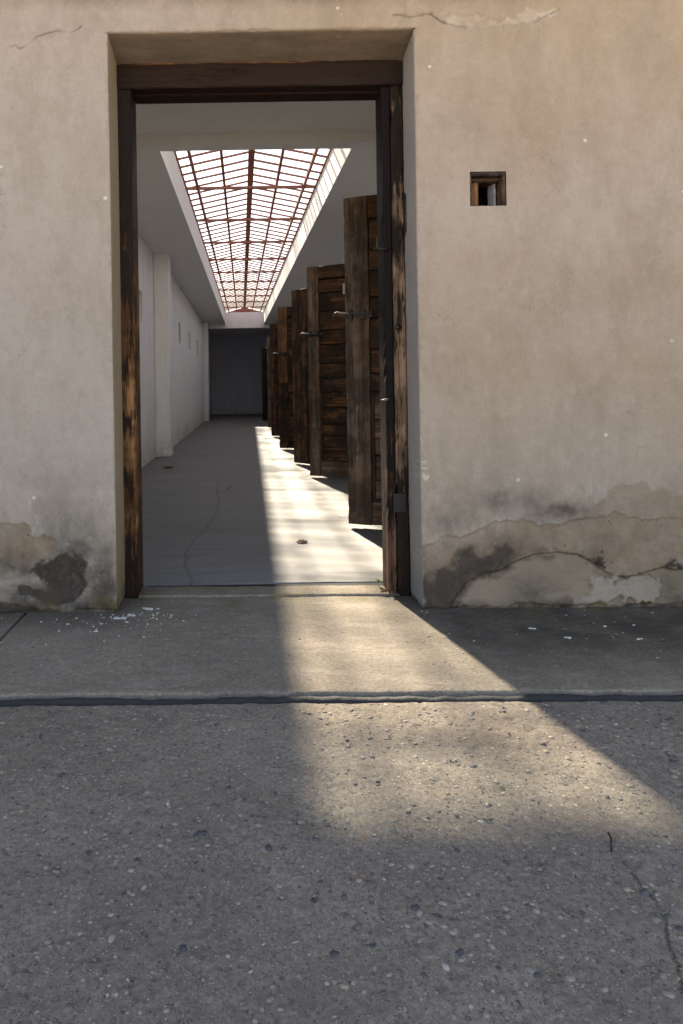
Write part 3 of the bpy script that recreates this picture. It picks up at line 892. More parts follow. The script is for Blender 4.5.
def wall_masks(X, Zc):
    """X, Zc: position on the face; returns masks and the recess depth"""
    w1 = 0.060 * fbm(X, Zc, 13, 6, 101)
    w2 = 0.030 * fbm(X, Zc, 55, 4, 131) + 0.010 * fbm(X, Zc, 150, 2, 141)
    m1 = np.zeros(X.shape + (4,))
    m2 = np.zeros(X.shape + (4,))
    dep = 0.0025 * fbm(X, Zc, 3, 5, 150) + 0.0011 * fbm(X, Zc, 28, 3, 160)
    dt = np.minimum(poly_sd(X, Zc, A_) + w1 * 0.8, poly_sd(X, Zc, TAN) + w1 * 1.1) + w2 * 0.6
    tanm = sm(dt, 0.008) * np.clip(0.62 + 1.6 * fbm(X, Zc, 6, 5, 231) + np.clip(-dt / 0.12, 0, 1) * 0.4, 0.15, 1)
    dep = dep + 0.0045 * sm(dt, 0.007)
    dep = dep + tanm * 0.0022 * fbm(X, Zc, 80, 3, 241) - 0.004 * tanm * np.clip(fbm(X, Zc, 34, 3, 251) - 0.2, 0, 1)
    dbump = poly_sd(X, Zc, BUMP) + w1 * 1.2 + w2
    tanm = np.maximum(tanm, 0.6 * sm(dbump, 0.02))
    dep = dep + 0.002 * sm(dbump, 0.006)
    dl = poly_sd(X, Zc, LOBE) + w1 * 0.22 + w2 * 0.5
    pale = sm(dl, 0.008)
    dep = dep + 0.011 * sm(dl, 0.008)
    dh = poly_sd(X, Zc, H_) + w1
    stain = np.maximum(sm(poly_sd(X, Zc, B_) + w1 * 1.0 + w2, 0.014), sm(poly_sd(X, Zc, ST) + w1 * 2.2 + w2, 0.045) * 0.9)
    stain = np.maximum(stain, sm(np.minimum(poly_sd(X, Zc, S1), poly_sd(X, Zc, S2)) + w2, 0.012))
    stain = np.maximum(stain, sm(poly_sd(X, Zc, F_) + w1 + w2, 0.02))
    stain = np.maximum(stain, sm(dh, 0.05) * 0.55)
    cream = np.maximum(sm(poly_sd(X, Zc, C_) + w1 + w2, 0.016) * 0.6, sm(poly_sd(X, Zc, D_) + w1 * 1.4 + w2, 0.014) * 0.55)
    cream = np.maximum(cream, sm(poly_sd(X, Zc, E_) + w1 * 0.8 + w2 * 0.5, 0.010))
    cream = np.maximum(cream, sm(poly_sd(X, Zc, CR) + w1 * 1.6 + w2, 0.012) * 0.9)
    db = poly_sd(X, Zc, B_) + w1 + w2
    dep = dep + 0.004 * sm(db, 0.008) - 0.004 * cream
    vary = np.clip(0.55 + 3.4 * fbm(X, Zc, 12, 4, 261), 0.12, 1.6)
    inb = np.clip(1 - np.abs(dl + 0.016) / 0.022, 0, 1) * np.clip(4.5 * fbm(X, Zc, 26, 4, 271) + 0.1, 0, 1)
    dep = dep - 0.005 * inb
    stain = np.maximum(stain, 0.55 * inb)
    outb = np.clip(1 - np.abs(dl - 0.014) / 0.020, 0, 1) * np.clip(4.0 * fbm(X, Zc, 30, 4, 281), 0, 1)
    stain = np.maximum(stain, 0.6 * outb)
    dcr = poly_sd(X, Zc, CR) + w1 * 1.6 + w2
    dep = dep - 0.005 * sm(dcr, 0.006)
    crl = np.exp(-np.abs(dcr - 0.002) / 0.0025) * np.clip(0.3 + 3.0 * fbm(X, Zc, 16, 3, 291), 0, 1) * 0.8
    lip_shade = np.exp(-np.abs(dl + 0.001) / (0.0028 * vary + 0.0006)) * np.clip(vary, 0.25, 0.95)  # painted shadow line under the peeling plaster edges
    lip_shade = np.maximum(lip_shade, crl)
    lip_shade = lip_shade + np.exp(-np.abs(dt) / 0.0022) * 0.35 * np.clip(0.4 + 3 * fbm(X, Zc, 9, 3, 171), 0, 1)
    cw = 0.010 * fbm(X, Zc, 30, 4, 181)
    dc = np.minimum(line_d(X, Zc + cw, CRK), np.minimum(line_d(X, Zc + cw * 1.4, TOPC), line_d(X, Zc + cw * 1.4, TOPC2)))
    gap = np.clip(0.55 + 3.2 * fbm(X, Zc, 8, 3, 191), 0, 1)
    crack = np.exp(-(dc / 0.0032) ** 2) * gap * 0.9
    crack = np.maximum(crack, lip_shade)
    df = poly_sd(X, Zc, FLK) + w1 * 1.2 + w2
    flake = sm(df, 0.012) * np.clip(0.5 + 3 * fbm(X, Zc, 18, 3, 201), 0, 1)
    for ln, wd in (([(0.683, 0.577), (0.700, 0.576)], 0.003), ([(0.683, 0.552), (0.706, 0.551)], 0.003), ([(0.690, 0.528), (0.700, 0.508), (0.708, 0.520)], 0.006)):
        flake = np.maximum(flake, 1.4 * sm(line_d(X, Zc, ln) - wd, 0.004))
    dep = dep + 0.005 * sm(df, 0.008) + 0.004 * crack
    foot = np.clip((0.055 + 0.13 * fbm(X, Zc, 7, 5, 211) - (Zc + TILT * X)) / 0.04, 0, 1)
    foot = np.maximum(foot, np.clip((0.020 + 0.03 * fbm(X, Zc, 25, 3, 215) - (Zc + TILT * X)) / 0.008, 0, 1))  # dark line painted for the shaded gap under the wall
    ragged = 0.016 + 0.05 * fbm(X, Zc, 14, 4, 217) - (Zc + TILT * X)
    dep = dep + 0.007 * np.clip(ragged / 0.008, 0, 1)
    foot = np.maximum(foot, np.clip((ragged + 0.006) / 0.008, 0, 1))
    m1[..., 0], m1[..., 1], m1[..., 2], m1[..., 3] = tanm, stain, pale, cream
    smu_shade = np.zeros(X.shape)
    for (gx, gz_, rx, rz, amt) in SMUDGE_SHADE:
        smu_shade = np.maximum(smu_shade, amt * np.exp(-((X - gx) / rx) ** 2 - ((Zc - gz_) / rz) ** 2))
    smu_shade = np.clip(smu_shade * (0.9 + 3.0 * fbm(X, Zc, 9, 6, 221)), 0, 1)
    m2[..., 0], m2[..., 1], m2[..., 2], m2[..., 3] = np.clip(crack, 0, 1), foot, flake, smu_shade
    return m1, m2, dep


def jamb_sheet(left, RES=0.0048):
    zs = axis((-0.06, 0.55, 0.004), (0.55, OZ, RES))
    if left:
        fx = axis((-1.35, OX0, RES))
        ry = axis((D, 2.90, RES))[1:]
        sx = np.concatenate([fx, np.full(len(ry), OX0)])
        sy = np.concatenate([np.full(len(fx), D), ry])
        sgn, cx = -1, OX0
    else:
        fx = axis((OX1, HX0, 0.0047), (HX0, HX1, 0.0047), (HX1, 2.3, RES))
        ry = axis((D, 2.90, RES))[1:][::-1]
        sx = np.concatenate([np.full(len(ry), OX1), fx])
        sy = np.concatenate([ry, np.full(len(fx), D)])
        sgn, cx = 1, OX1
    isrev = sy > D + 1e-6
    X, Zc = np.meshgrid(sx, zs, indexing='ij')
    Y = np.repeat(sy[:, None], len(zs), 1)
    rev = np.repeat(isrev[:, None], len(zs), 1)
    u = np.where(rev, cx + sgn * 0.0 - sgn * (Y - D), X)     # unrolled coordinate, carries the patterns round the corner
    m1, m2, dep = wall_masks(np.where(rev, cx + sgn * 0.3 * (Y - D), X), Zc)
    m1[..., 0] *= np.where(rev, 0.25, 1)
    m1[..., 2] *= np.where(rev, 0.0, 1)
    m1[..., 3] *= np.where(rev, 0.3, 1)
    dep = np.where(rev, dep * 0.5, dep)
    d = np.abs(u - cx)
    chips = np.clip(fbm(Zc, Zc * 0 + cx, 26, 4, 301) - 0.05, 0, 1) * 0.022 + 0.0035 + np.clip(fbm(Zc, Zc * 0 + cx, 90, 2, 311), 0, 1) * 0.006
    rnd = chips * np.exp(-d / 0.006)
    # plumb wander of the old arris
    wander = 0.006 * fbm(Zc, Zc * 0 + 5 * cx, 1.4, 3, 321) * np.exp(-d / 0.2)
    Px = X + sgn * rnd + wander + np.where(rev, sgn * dep, 0)
    Py = Y + np.where(rev, 0, dep) + rnd
    m3 = np.zeros(m1.shape)
    fade = np.clip((Y - D) / 0.012, 0, 1)
    m3[..., 0 if left else 1] = fade
    m3[..., 3] = 1
    m2[..., 2] = np.maximum(m2[..., 2], np.exp(-d / 0.004) * np.clip(0.55 + 2.2 * fbm(Zc, X, 30, 3, 331), 0, 1))
    P = np.stack([Px, Py, Zc], -1) - np.array(WL)
    keep = None
    if not left:
        mx = (X[:-1, :-1] + X[1:, 1:]) / 2
        mz = (Zc[:-1, :-1] + Zc[1:, 1:]) / 2
        keep = ~((mx > HX0) & (mx < HX1) & (mz > HZ0) & (mz < HZ1) & ~rev[:-1, :-1])
    return grid_mesh('wall_face', P, {'m1': m1, 'm2': m2, 'm3': m3}, keep, flip=False)


def top_sheet(RES=0.0048):
    fx = axis((-1.35, OX0, RES), (OX0, OX1, RES), (OX1, 2.3, RES))
    ry = axis((D, 2.90, 0.006))[1:][::-1]
    fz = axis((OZ, 2.56, RES), (2.56, 2.95, 0.01))
    sy = np.concatenate([ry, np.full(len(fz), D)])
    sz = np.concatenate([OZ - (ry - D) * 0.19, fz])
    isrev = np.concatenate([np.ones(len(ry), bool), np.zeros(len(fz), bool)])
    X, Zc = np.meshgrid(fx, sz, indexing='ij')
    Y = np.repeat(sy[None], len(fx), 0)
    rev = np.repeat(isrev[None], len(fx), 0)
    m1, m2, dep = wall_masks(X, np.where(rev, OZ, Zc))
    dep = np.where(rev, 0.3 * dep, dep)
    d = np.where(rev, Y - D, Zc - OZ)
    inside = np.clip(np.minimum(X - OX0, OX1 - X) / 0.01, 0, 1)
    rnd = (0.003 + 0.012 * np.clip(fbm(X, X * 0, 20, 4, 401), 0, 1)) * np.exp(-np.abs(d) / 0.006) * inside
    wander = 0.006 * fbm(X, X * 0, 2.0, 3, 411) * np.exp(-np.abs(d) / 0.15) * inside
    cor = np.clip((Zc - 2.352) / 0.30, 0, 1.3)
    cove = np.where(rev, 0, -0.17 * cor ** 1.7)
    Px = X
    Py = Y + np.where(rev, 0, dep) + rnd + cove
    Pz = Zc + rnd + wander + np.where(rev, dep, 0)
    m3 = np.zeros(m1.shape)
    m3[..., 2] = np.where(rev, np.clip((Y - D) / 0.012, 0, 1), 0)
    m3[..., 3] = 1
    P = np.stack([Px, Py, Pz], -1) - np.array(WL)
    mx = (X[:-1, :-1] + X[1:, 1:]) / 2
    r2 = rev[:-1, :-1]
    keep = ~(r2 & ((mx < OX0) | (mx > OX1)))
    return grid_mesh('wall_face', P, {'m1': m1, 'm2': m2, 'm3': m3}, keep)


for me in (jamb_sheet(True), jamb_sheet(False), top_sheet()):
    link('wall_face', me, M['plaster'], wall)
core = MB()
g = 0.026                       # the masonry behind the plaster coat
hx0, hx1, hz0, hz1 = 0.86, 1.062, 1.54, 1.738
core.box(-9, OX0 - g, D + g, DB, -0.2, OZ + g)
core.box(OX1 + g, hx0, D + g, DB, -0.2, OZ + g)
core.box(hx0, hx1, D + g, DB, -0.2, hz0)
core.box(hx0, hx1, D + g, DB, hz1, OZ + g)
core.box(hx1, 9, D + g, DB, -0.2, OZ + g)
core.box(-9, 9, D + g, DB, OZ + g, 3.0)
core.box(-9, -1.352, D + 0.002, D + g - 0.002, -0.2, 2.5)
core.box(2.302, 9, D + 0.002, D + g - 0.002, -0.2, 2.5)
core.box(-9, 9, D - 0.22, D + g - 0.004, 2.70, 3.0)
core.build('masonry', mat_white_wall('rough_masonry', (0.33, 0.28, 0.22), (0.40, 0.35, 0.29)), wall, -WL)

# ------------------------------------------------------------------ door frame
frame = empty('door_frame', (0.075, 2.86, 0))
tag(frame, 'heavy old timber door frame with black paint peeling off orange wood', 'door frame')
FLc = Vector((0.075, 2.86, 0))


def fpart(name, me, mat, loc, parent=frame):
    return link(name, me, mat, parent, Vector(loc) - (FLc if parent is frame else Vector((0, 0, 0))))


fpart('post', board_mesh('post', 2.235, 0.072, 0.15, 2, 1, 60, 0.0003, 0.006, 0.25), M['post_l'], (-0.532, 2.857, -0.005))
fpart('post', board_mesh('post', 2.235, 0.052, 0.14, 2, 2, 60, 0.0003, 0.006, 0.25), M['post_r'], (0.628, 2.858, -0.005))
fpart('post', board_mesh('post', 2.14, 0.036, 0.13, 2, 3, 60, 0.0003, 0.005, 0.2), M['post_dark'], (0.591, 2.868, 0.004))
fpart('lintel', board_mesh('lintel', 1.205, 0.100, 0.06, 0, 5, 24, 0.0003, 0.005, 0.15), M['lintel'], (-0.530, 2.846, 2.132))
fpart('lintel', board_mesh('lintel', 1.045, 0.090, 0.088, 0, 6, 24, 0.0003, 0.005, 0.15), M['lintel'], (-0.456, 2.907, 2.126))
fpart('packing_strip', board_mesh('packing_strip', 1.16, 0.014, 0.05, 0, 8, 50, 0.0025, 0.003, 0.5), M['rust_wood'], (-0.50, 2.851, 2.226))
# iron fittings on the right post
mb = MB()
mb.tube([(0.684, 2.848, 1.50), (0.686, 2.838, 1.52), (0.687, 2.836, 1.60), (0.683, 2.842, 1.66), (0.680, 2.852, 1.675)], [0.010, 0.015, 0.016, 0.014, 0.008], 8)
mb.build('hinge_knuckle', M['iron'], frame, -FLc, True)
mb = MB()
mb.box(0.612, 0.664, 2.849, 2.857, 0.348, 0.425)
mb.tube([(0.625, 2.846, 0.40), (0.625, 2.852, 0.40)], 0.005, 8)
mb.tube([(0.652, 2.846, 0.37), (0.652, 2.852, 0.37)], 0.005, 8)
mb.build('strike_plate', M['iron'], frame, -FLc)
mb = MB()
mb.tube([(0.610, 2.862, 1.452), (0.596, 2.848, 1.447), (0.575, 2.846, 1.447), (0.556, 2.85, 1.45), (0.549, 2.86, 1.443)], [0.007, 0.007, 0.006, 0.005, 0.004], 8)
mb.build('hook', M['iron'], frame, -FLc, True)
mb = MB()
mb.tube([(0.605, 2.86, 0.818), (0.59, 2.846, 0.818), (0.566, 2.848, 0.816)], [0.006, 0.005, 0.003], 8)
mb.build('latch_pin', M['steel'], frame, -FLc, True)
mb = MB()
mb.tube([(0.642, 2.852, 1.12), (0.642, 2.846, 1.121)], 0.014, 9)
mb.build('bolt_head', M['iron'], frame, -FLc, True)

# ------------------------------------------------------------------ small hatch in the wall
hatch = empty('wall_hatch', (0.961, D, HZ0))
tag(hatch, 'tiny square opening lined with dark worn boards, right of the doorway in the plaster', 'window')
HL = Vector((0.961, D, HZ0))
HB = lambda ax: {0: mat_wood('hatch_board_h', 0, BR, (0.02, 0.014, 0.013), 0.5), 2: mat_wood('hatch_board_v', 2, GB, (0.02, 0.014, 0.013), 0.3)}[ax]
hh, hv = HB(0), HB(2)
link('head_board', board_mesh('head_board', 0.146, 0.020, 0.1, 0, 21, 16, 0.0008, 0.003, 0.3), hh, hatch, Vector((0.888, D + 0.001, 1.690)) - HL, (0, 0, 0))
link('head_board', board_mesh('head_board', 0.136, 0.018, 0.08, 0, 22, 16, 0.0012, 0.003, 0.3), hh, hatch, Vector((0.893, D + 0.028, 1.674)) - HL)
link('sill_board', board_mesh('sill_board', 0.144, 0.013, 0.2, 0, 23, 16, 0.0008, 0.003, 0.4), hh, hatch, Vector((0.889, D + 0.004, 1.564)) - HL)
link('jamb_board', board_mesh('jamb_board', 0.122, 0.013, 0.07, 2, 24, 16, 0.0014, 0.003, 0.4), hv, hatch, Vector((0.885, D + 0.003, 1.573)) - HL)
link('jamb_board', board_mesh('jamb_board', 0.122, 0.016, 0.07, 2, 25, 16, 0.0014, 0.003, 0.4), hv, hatch, Vector((1.019, D + 0.003, 1.573)) - HL)
link('shutter_board', board_mesh('shutter_board', 0.115, 0.036, 0.014, 2, 26, 10, 0.001, 0.002, 0.3), M['stile_orange'], hatch, Vector((0.900, D + 0.045, 1.570)) - HL, (0, 0, math.radians(-14)))
link('side_board', board_mesh('side_board', 0.115, 0.010, 0.045, 2, 27, 10, 0.001, 0.002, 0.3), mat_plain('pale_grey_board', (0.20, 0.20, 0.22), 0.8), hatch, Vector((1.003, D + 0.055, 1.570)) - HL, (0, 0, math.radians(12)))
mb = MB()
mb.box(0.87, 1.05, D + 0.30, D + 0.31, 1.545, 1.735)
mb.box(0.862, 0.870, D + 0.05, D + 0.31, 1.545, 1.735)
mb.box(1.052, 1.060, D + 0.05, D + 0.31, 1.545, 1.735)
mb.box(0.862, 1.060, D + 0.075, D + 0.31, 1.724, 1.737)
mb.build('shaft_blackout', M['dark'], hatch, -HL)  # added dark box keeps corridor light out of the opening

# ------------------------------------------------------------------ corridor shell
CZ = 2.62
YE = 22.5
LW0, LW1 = -1.16, -1.09
lw = empty('corridor_wall', (LW0, 12, 0))
tag(lw, 'whitewashed left wall of the corridor with piers and narrow slots', 'wall')
LL = Vector((LW0, 12, 0))
VENTS = [(7.60, 1.67, 1.98, 0.12, -0.02), (11.55, 1.61, 1.98, 0.2, 0), (13.6, 1.63, 1.99, 0.2, 0), (15.83, 1.69, 2.05, 0.22, 0)]
VENTS = [(y, 1.64, 1.98, 0.42) for (y, a, b, wd, q) in VENTS]
edges = [DB]
mb = MB()
TH = 0.35


def lwx(y):
    return LW0 if y < 8.9 else LW1


cuts = [(DB, None)]
prev = DB
for (vy, z0, z1, wd) in VENTS:
    for (a, b) in ((prev, vy - wd / 2),):
        for (p, q) in (((a, min(b, 8.9)), (max(a, 8.9), b)) if a < 8.9 < b else ((a, b),)):
            mb.box(lwx((p + q) / 2) - TH, lwx((p + q) / 2), p, q, -0.05, CZ)
    xx = lwx(vy)
    mb.box(xx - TH, xx, vy - wd / 2, vy + wd / 2, -0.05, z0)
    mb.box(xx - TH, xx, vy - wd / 2, vy + wd / 2, z1, CZ)
    mb.box(xx - TH, xx - 0.12, vy - wd / 2, vy + wd / 2, z0, z1)
    prev = vy + wd / 2
mb.box(LW1 - TH, LW1, prev, YE, -0.05, CZ)
mb.build('wall_face', M['white'], lw, -LL)
for (a, b, d) in ((8.8, 9.15, 0.17), (18.0, 18.5, 0.12)):
    m2_ = MB()
    x0 = LW0 if a < 9 else LW1
    m2_.box(x0 - 0.01, x0 + d + (0.02 if a < 9 else 0), a, b, -0.05, CZ)
    me = m2_.mesh('pier')
    bm = bmesh.new()
    bm.from_mesh(me)
    bmesh.ops.bevel(bm, geom=[e for e in bm.edges if abs(e.verts[0].co.z - e.verts[1].co.z) > 1], offset=0.02, segments=3, affect='EDGES')
    bm.to_mesh(me)
    bm.free()
    link('pier', me, M['white'], lw, -LL)
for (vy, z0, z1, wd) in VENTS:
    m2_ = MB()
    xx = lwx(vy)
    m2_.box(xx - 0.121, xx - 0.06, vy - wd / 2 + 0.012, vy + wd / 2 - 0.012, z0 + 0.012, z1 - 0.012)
    m2_.build('slot_shade_panel', mat_plain('slot_shade', (0.06, 0.052, 0.045), 0.8), lw, -LL)  # dark panel paints the shade inside the slot
m2_ = MB()
m2_.box(LW1 - 0.001, LW1 + 0.012, 9.7, 9.76, 0.14, 0.42)
m2_.build('pipe_cover', M['iron'], lw, -LL)

# doors: free edge x, y, top height, opening angle, width
DOORS = [
    (0.645, 4.25, 2.030, 25, 0.80), (0.632, 6.60, 2.020, 28, 0.80), (0.585, 7.76, 1.960, 58, 0.80), (0.488, 9.58, 1.985, 22, 0.86),
    (0.475, 11.98, 1.965, 33, 0.86), (0.485, 14.4, 1.930, 18, 0.86), (0.455, 17.4, 1.870, 30, 0.86)]
RWX = 1.36
rw = empty('corridor_wall', (RWX, 12, 0))
tag(rw, 'whitewashed right wall of the corridor behind the row of open doors', 'wall')
RL = Vector((RWX, 12, 0))
mb = MB()
prev = DB
hinges = []
for (fx_, fy_, ht, ang, wd) in DOORS:
    a = math.radians(ang)
    hinges.append((fx_ + wd * math.cos(a), fy_ - wd * math.sin(a)))
    hy = fy_ - wd * math.sin(a) + 0.02
    hy1 = hy + wd
    mb.box(RWX, RWX + 0.3, prev, hy, -0.05, CZ)
    mb.box(RWX, RWX + 0.3, hy, hy1, 2.06, CZ)
    prev = hy1
mb.box(RWX, RWX + 0.3, prev, YE, -0.05, CZ)
mb.box(3.1, 3.3, DB, YE, -0.05, CZ)
for y in (5.6, 7.0, 8.7, 10.9, 13.2, 15.6, 18.9):
    mb.box(RWX + 0.302, 3.098, y, y + 0.15, -0.05, CZ)
mb.build('wall_face', M['white'], rw, -RL)

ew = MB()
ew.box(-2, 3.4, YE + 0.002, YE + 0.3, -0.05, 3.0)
tag(ew.build('end_wall', M['endwall']), 'whitewashed wall, tinted with the blue of its shade, closing the far end of the corridor', 'wall')

# ceiling with the skylight well cut through it
WY0, WY1, EZ = 4.80, 18.9, 2.95


def wxl(y):
    return -0.61 + (y - WY0) / (WY1 - WY0) * 0.09


def wxr(y):
    return 0.825 - (y - WY0) / (WY1 - WY0) * 0.265


cl = tag(empty('ceiling', (0, 12, CZ)), kind='structure')
CLc = Vector((0, 12, CZ))
mb = MB()
mb.box(-1.6, 3.4, DB - 0.2, WY0 - 0.001, CZ, EZ - 0.01)
mb.box(-1.6, 3.4, WY1 + 0.001, YE + 0.3, CZ, EZ - 0.01)
mb.hexa([(-1.6, WY0, CZ), (wxl(WY0), WY0, CZ), (wxl(WY1), WY1, CZ), (-1.6, WY1, CZ), (-1.6, WY0, EZ - 0.01), (wxl(WY0), WY0, EZ - 0.01), (wxl(WY1), WY1, EZ - 0.01), (-1.6, WY1, EZ - 0.01)])
mb.hexa([(wxr(WY0), WY0, CZ), (3.4, WY0, CZ), (3.4, WY1, CZ), (wxr(WY1), WY1, CZ), (wxr(WY0), WY0, EZ - 0.01), (3.4, WY0, EZ - 0.01), (3.4, WY1, EZ - 0.01), (wxr(WY1), WY1, EZ - 0.01)])
mb.build('ceiling_slab', M['ceiling'], cl, -CLc)
mb = MB()
t = 0.012
mb.hexa([(wxl(WY0), WY0, CZ + 0.001), (wxl(WY0) + t, WY0, CZ + 0.001), (wxl(WY1) + t, WY1, CZ + 0.001), (wxl(WY1), WY1, CZ + 0.001), (wxl(WY0), WY0, EZ), (wxl(WY0) + t, WY0, EZ), (wxl(WY1) + t, WY1, EZ), (wxl(WY1), WY1, EZ)])
mb.hexa([(wxr(WY0) - t, WY0, CZ + 0.001), (wxr(WY0), WY0, CZ + 0.001), (wxr(WY1), WY1, CZ + 0.001), (wxr(WY1) - t, WY1, CZ + 0.001), (wxr(WY0) - t, WY0, EZ), (wxr(WY0), WY0, EZ), (wxr(WY1), WY1, EZ), (wxr(WY1) - t, WY1, EZ)])
mb.box(wxl(WY1), wxr(WY1), WY1 - t, WY1 - 0.0005, CZ - 0.1, EZ)
mb.build('skylight_well', M['well'], cl, -CLc)
mb = MB()
mb.box(LW0 - 0.05, RWX + 0.05, 4.67, WY0 - 0.002, 2.545, CZ + 0.02)
mb.build('beam', M['ceiling'], cl, -CLc)
mb = MB()
mb.box(LW1 - 0.05, RWX + 0.05, WY1 + 0.002, WY1 + 0.2, 2.51, CZ + 0.02)
mb.build('beam', M['ceiling'], cl, -CLc)

# roof over the rest of the building
rf = MB()
rf.box(-9, -1.601, DB + 0.002, YE + 0.3, CZ + 0.05, EZ)
rf.box(3.401, 9, DB + 0.002, YE + 0.3, CZ + 0.05, EZ)
rf.box(-9, -1.62, 3.2, YE, -0.1, CZ + 0.049)
rf.box(3.41, 9, 3.2, YE, -0.1, CZ + 0.049)
rf.box(-9, 9, 2.35, DB + 0.1, 3.002, 3.06)
tag(rf.build('roof', M['roof']), 'flat felt roof of the low building around the glazed lantern', 'roof')

# ------------------------------------------------------------------ skylight
sk = empty('skylight', (0.05, 12, EZ))
tag(sk, 'long pitched glass skylight on red primed iron bars above the corridor', 'skylight')
SKL = Vector((0.05, 12, EZ))
RH = 0.145


def ridge_x(y):
    return 0.105 - (y - WY0) / (WY1 - WY0) * 0.085


def sp(name, mbd, mat, smooth=False):
    return mbd.build(name, mat, sk, -SKL, smooth)


def bar_between(mb, p, q, wd, ht):
    """rectangular bar hanging ht below the line p-q, wd wide"""
    p, q = Vector(p), Vector(q)
    t_ = (q - p).normalized()
    a = t_.cross(Vector((0, 0, 1))).normalized() * (wd / 2)
    d_ = Vector((0, 0, -ht))
    mb.hexa([p - a + d_, p + a + d_, q + a + d_, q - a + d_, p - a, p + a, q + a, q - a])


mb = MB()
bar_between(mb, (ridge_x(WY0), WY0, EZ + RH), (ridge_x(WY1), WY1, EZ + RH), 0.06, 0.035)
sp('ridge_beam', mb, M['iron_red'])
for fr in (-0.80, -0.40, 0.40, 0.80):
    def pt(y, fr=fr):
        e = wxl(y) if fr < 0 else wxr(y)
        return (ridge_x(y) + abs(fr) * (e - ridge_x(y)), y, EZ + RH * (1 - abs(fr)) - 0.006)
    mb = MB()
    bar_between(mb, pt(WY0), pt(WY1), 0.026, 0.030)
    sp('purlin', mb, M['iron_red'])
for e in (wxl, wxr):
    mb = MB()
    bar_between(mb, (e(WY0), WY0, EZ + 0.022), (e(WY1), WY1, EZ + 0.022), 0.05, 0.02)
    sp('eave_beam', mb, M['iron_red'])
TIES = [5.70, 7.09, 8.45, 9.76, 11.05, 12.29, 13.40, 14.5, 15.5, 16.57, 17.7]
for y in TIES:
    mb = MB()
    bar_between(mb, (wxl(y), y, EZ + 0.012), (wxr(y), y, EZ + 0.012), 0.03, 0.026)
    sp('tie_bar', mb, M['iron_red'])
# glazing bars and panes 
PITCH = 0.2275
rows = int((WY1 - WY0) / PITCH)
ubar = MB()
ubar.box(0, 1, -0.009, 0.009, -0.015, 0.002)
ubar = ubar.mesh('glazing_bar')
upane = MB()
upane.box(0, 1, 0.004, PITCH - 0.004, 0.003, 0.006)
upane = upane.mesh('pane')
ubar.materials.append(M['iron_red'])
upane.materials.append(M['glass'])
left_over = MB()
npane = 0
for i in range(rows + 1):
    y = WY0 + 0.01 + i * PITCH
    for sd, e in ((-1, wxl), (1, wxr)):
        rx = ridge_x(y)
        run = e(y) - rx
        L = math.hypot(run, RH)
        ang = math.atan2(RH, abs(run))
        rotz = 0.0
        # local x from the ridge down to the eave
        if sd > 0:
            rm = Matrix.Rotation(ang, 4, 'Y')
        else:
            rm = Matrix.Rotation(-ang, 4, 'Y') @ Matrix.Diagonal((-1, 1, 1, 1))
        base_ = Vector((rx, y, EZ + RH)) - SKL
        o = link('glazing_bar', ubar, None, sk)
        o.matrix_local = Matrix.Translation(base_) @ rm @ Matrix.Diagonal((L, 1, 1, 1))
        if i == rows:
            continue
        for (f0, f1) in ((0.0, 0.40), (0.40, 0.80), (0.80, 1.0)):
            m_ = Matrix.Translation(base_) @ rm @ Matrix.Translation((f0 * L + 0.003, 0, 0)) @ Matrix.Diagonal(((f1 - f0) * L - 0.006, 1, 1, 1))
            if 4 <= i < 54:
                o = link('pane', upane, None, sk)
                o.matrix_local = m_
                npane += 1
            else:
                vs_ = [m_ @ v.co for v in upane.vertices]
                left_over.add(vs_, [tuple(p.vertices) for p in upane.polygons])
o = left_over.build('panes', M['glass'], sk)
o['kind'] = 'stuff'
# glazed gable at the near end; solid panel added to darken the far end
for y in (WY0 + 0.004, WY1 - 0.004):
    mb = MB()
    a, b, r_ = wxl(y), wxr(y), ridge_x(y)
    mb.add([(a, y - 0.002, EZ), (b, y - 0.002, EZ), (r_, y - 0.002, EZ + RH), (a, y + 0.002, EZ), (b, y + 0.002, EZ), (r_, y + 0.002, EZ + RH)],
           [(0, 1, 2), (5, 4, 3), (0, 3, 4, 1), (1, 4, 5, 2), (2, 5, 3, 0)])
    sp('gable_pane' if y < 10 else 'gable_blocker', mb, M['dirty_glass'] if y < 10 else M['iron_red'])

# ------------------------------------------------------------------ cell doors
GROUP = 'old wooden cell doors standing open along the corridor'
LABELS = [
    'open cell door nearest the doorway, its grey stile half hidden by the door frame',
    'second open cell door from the doorway, scorched planks and small white plate',
    'third open cell door, seen narrow and dark between two wider doors',
    'fourth open cell door from the doorway, with a bright orange brown stile',
    'fifth open cell door from the doorway, dark brown with an upright batten',
    'sixth open cell door from the doorway, narrow pale grey edge showing',
    'farthest cell door, nearly black, against the dark end wall']


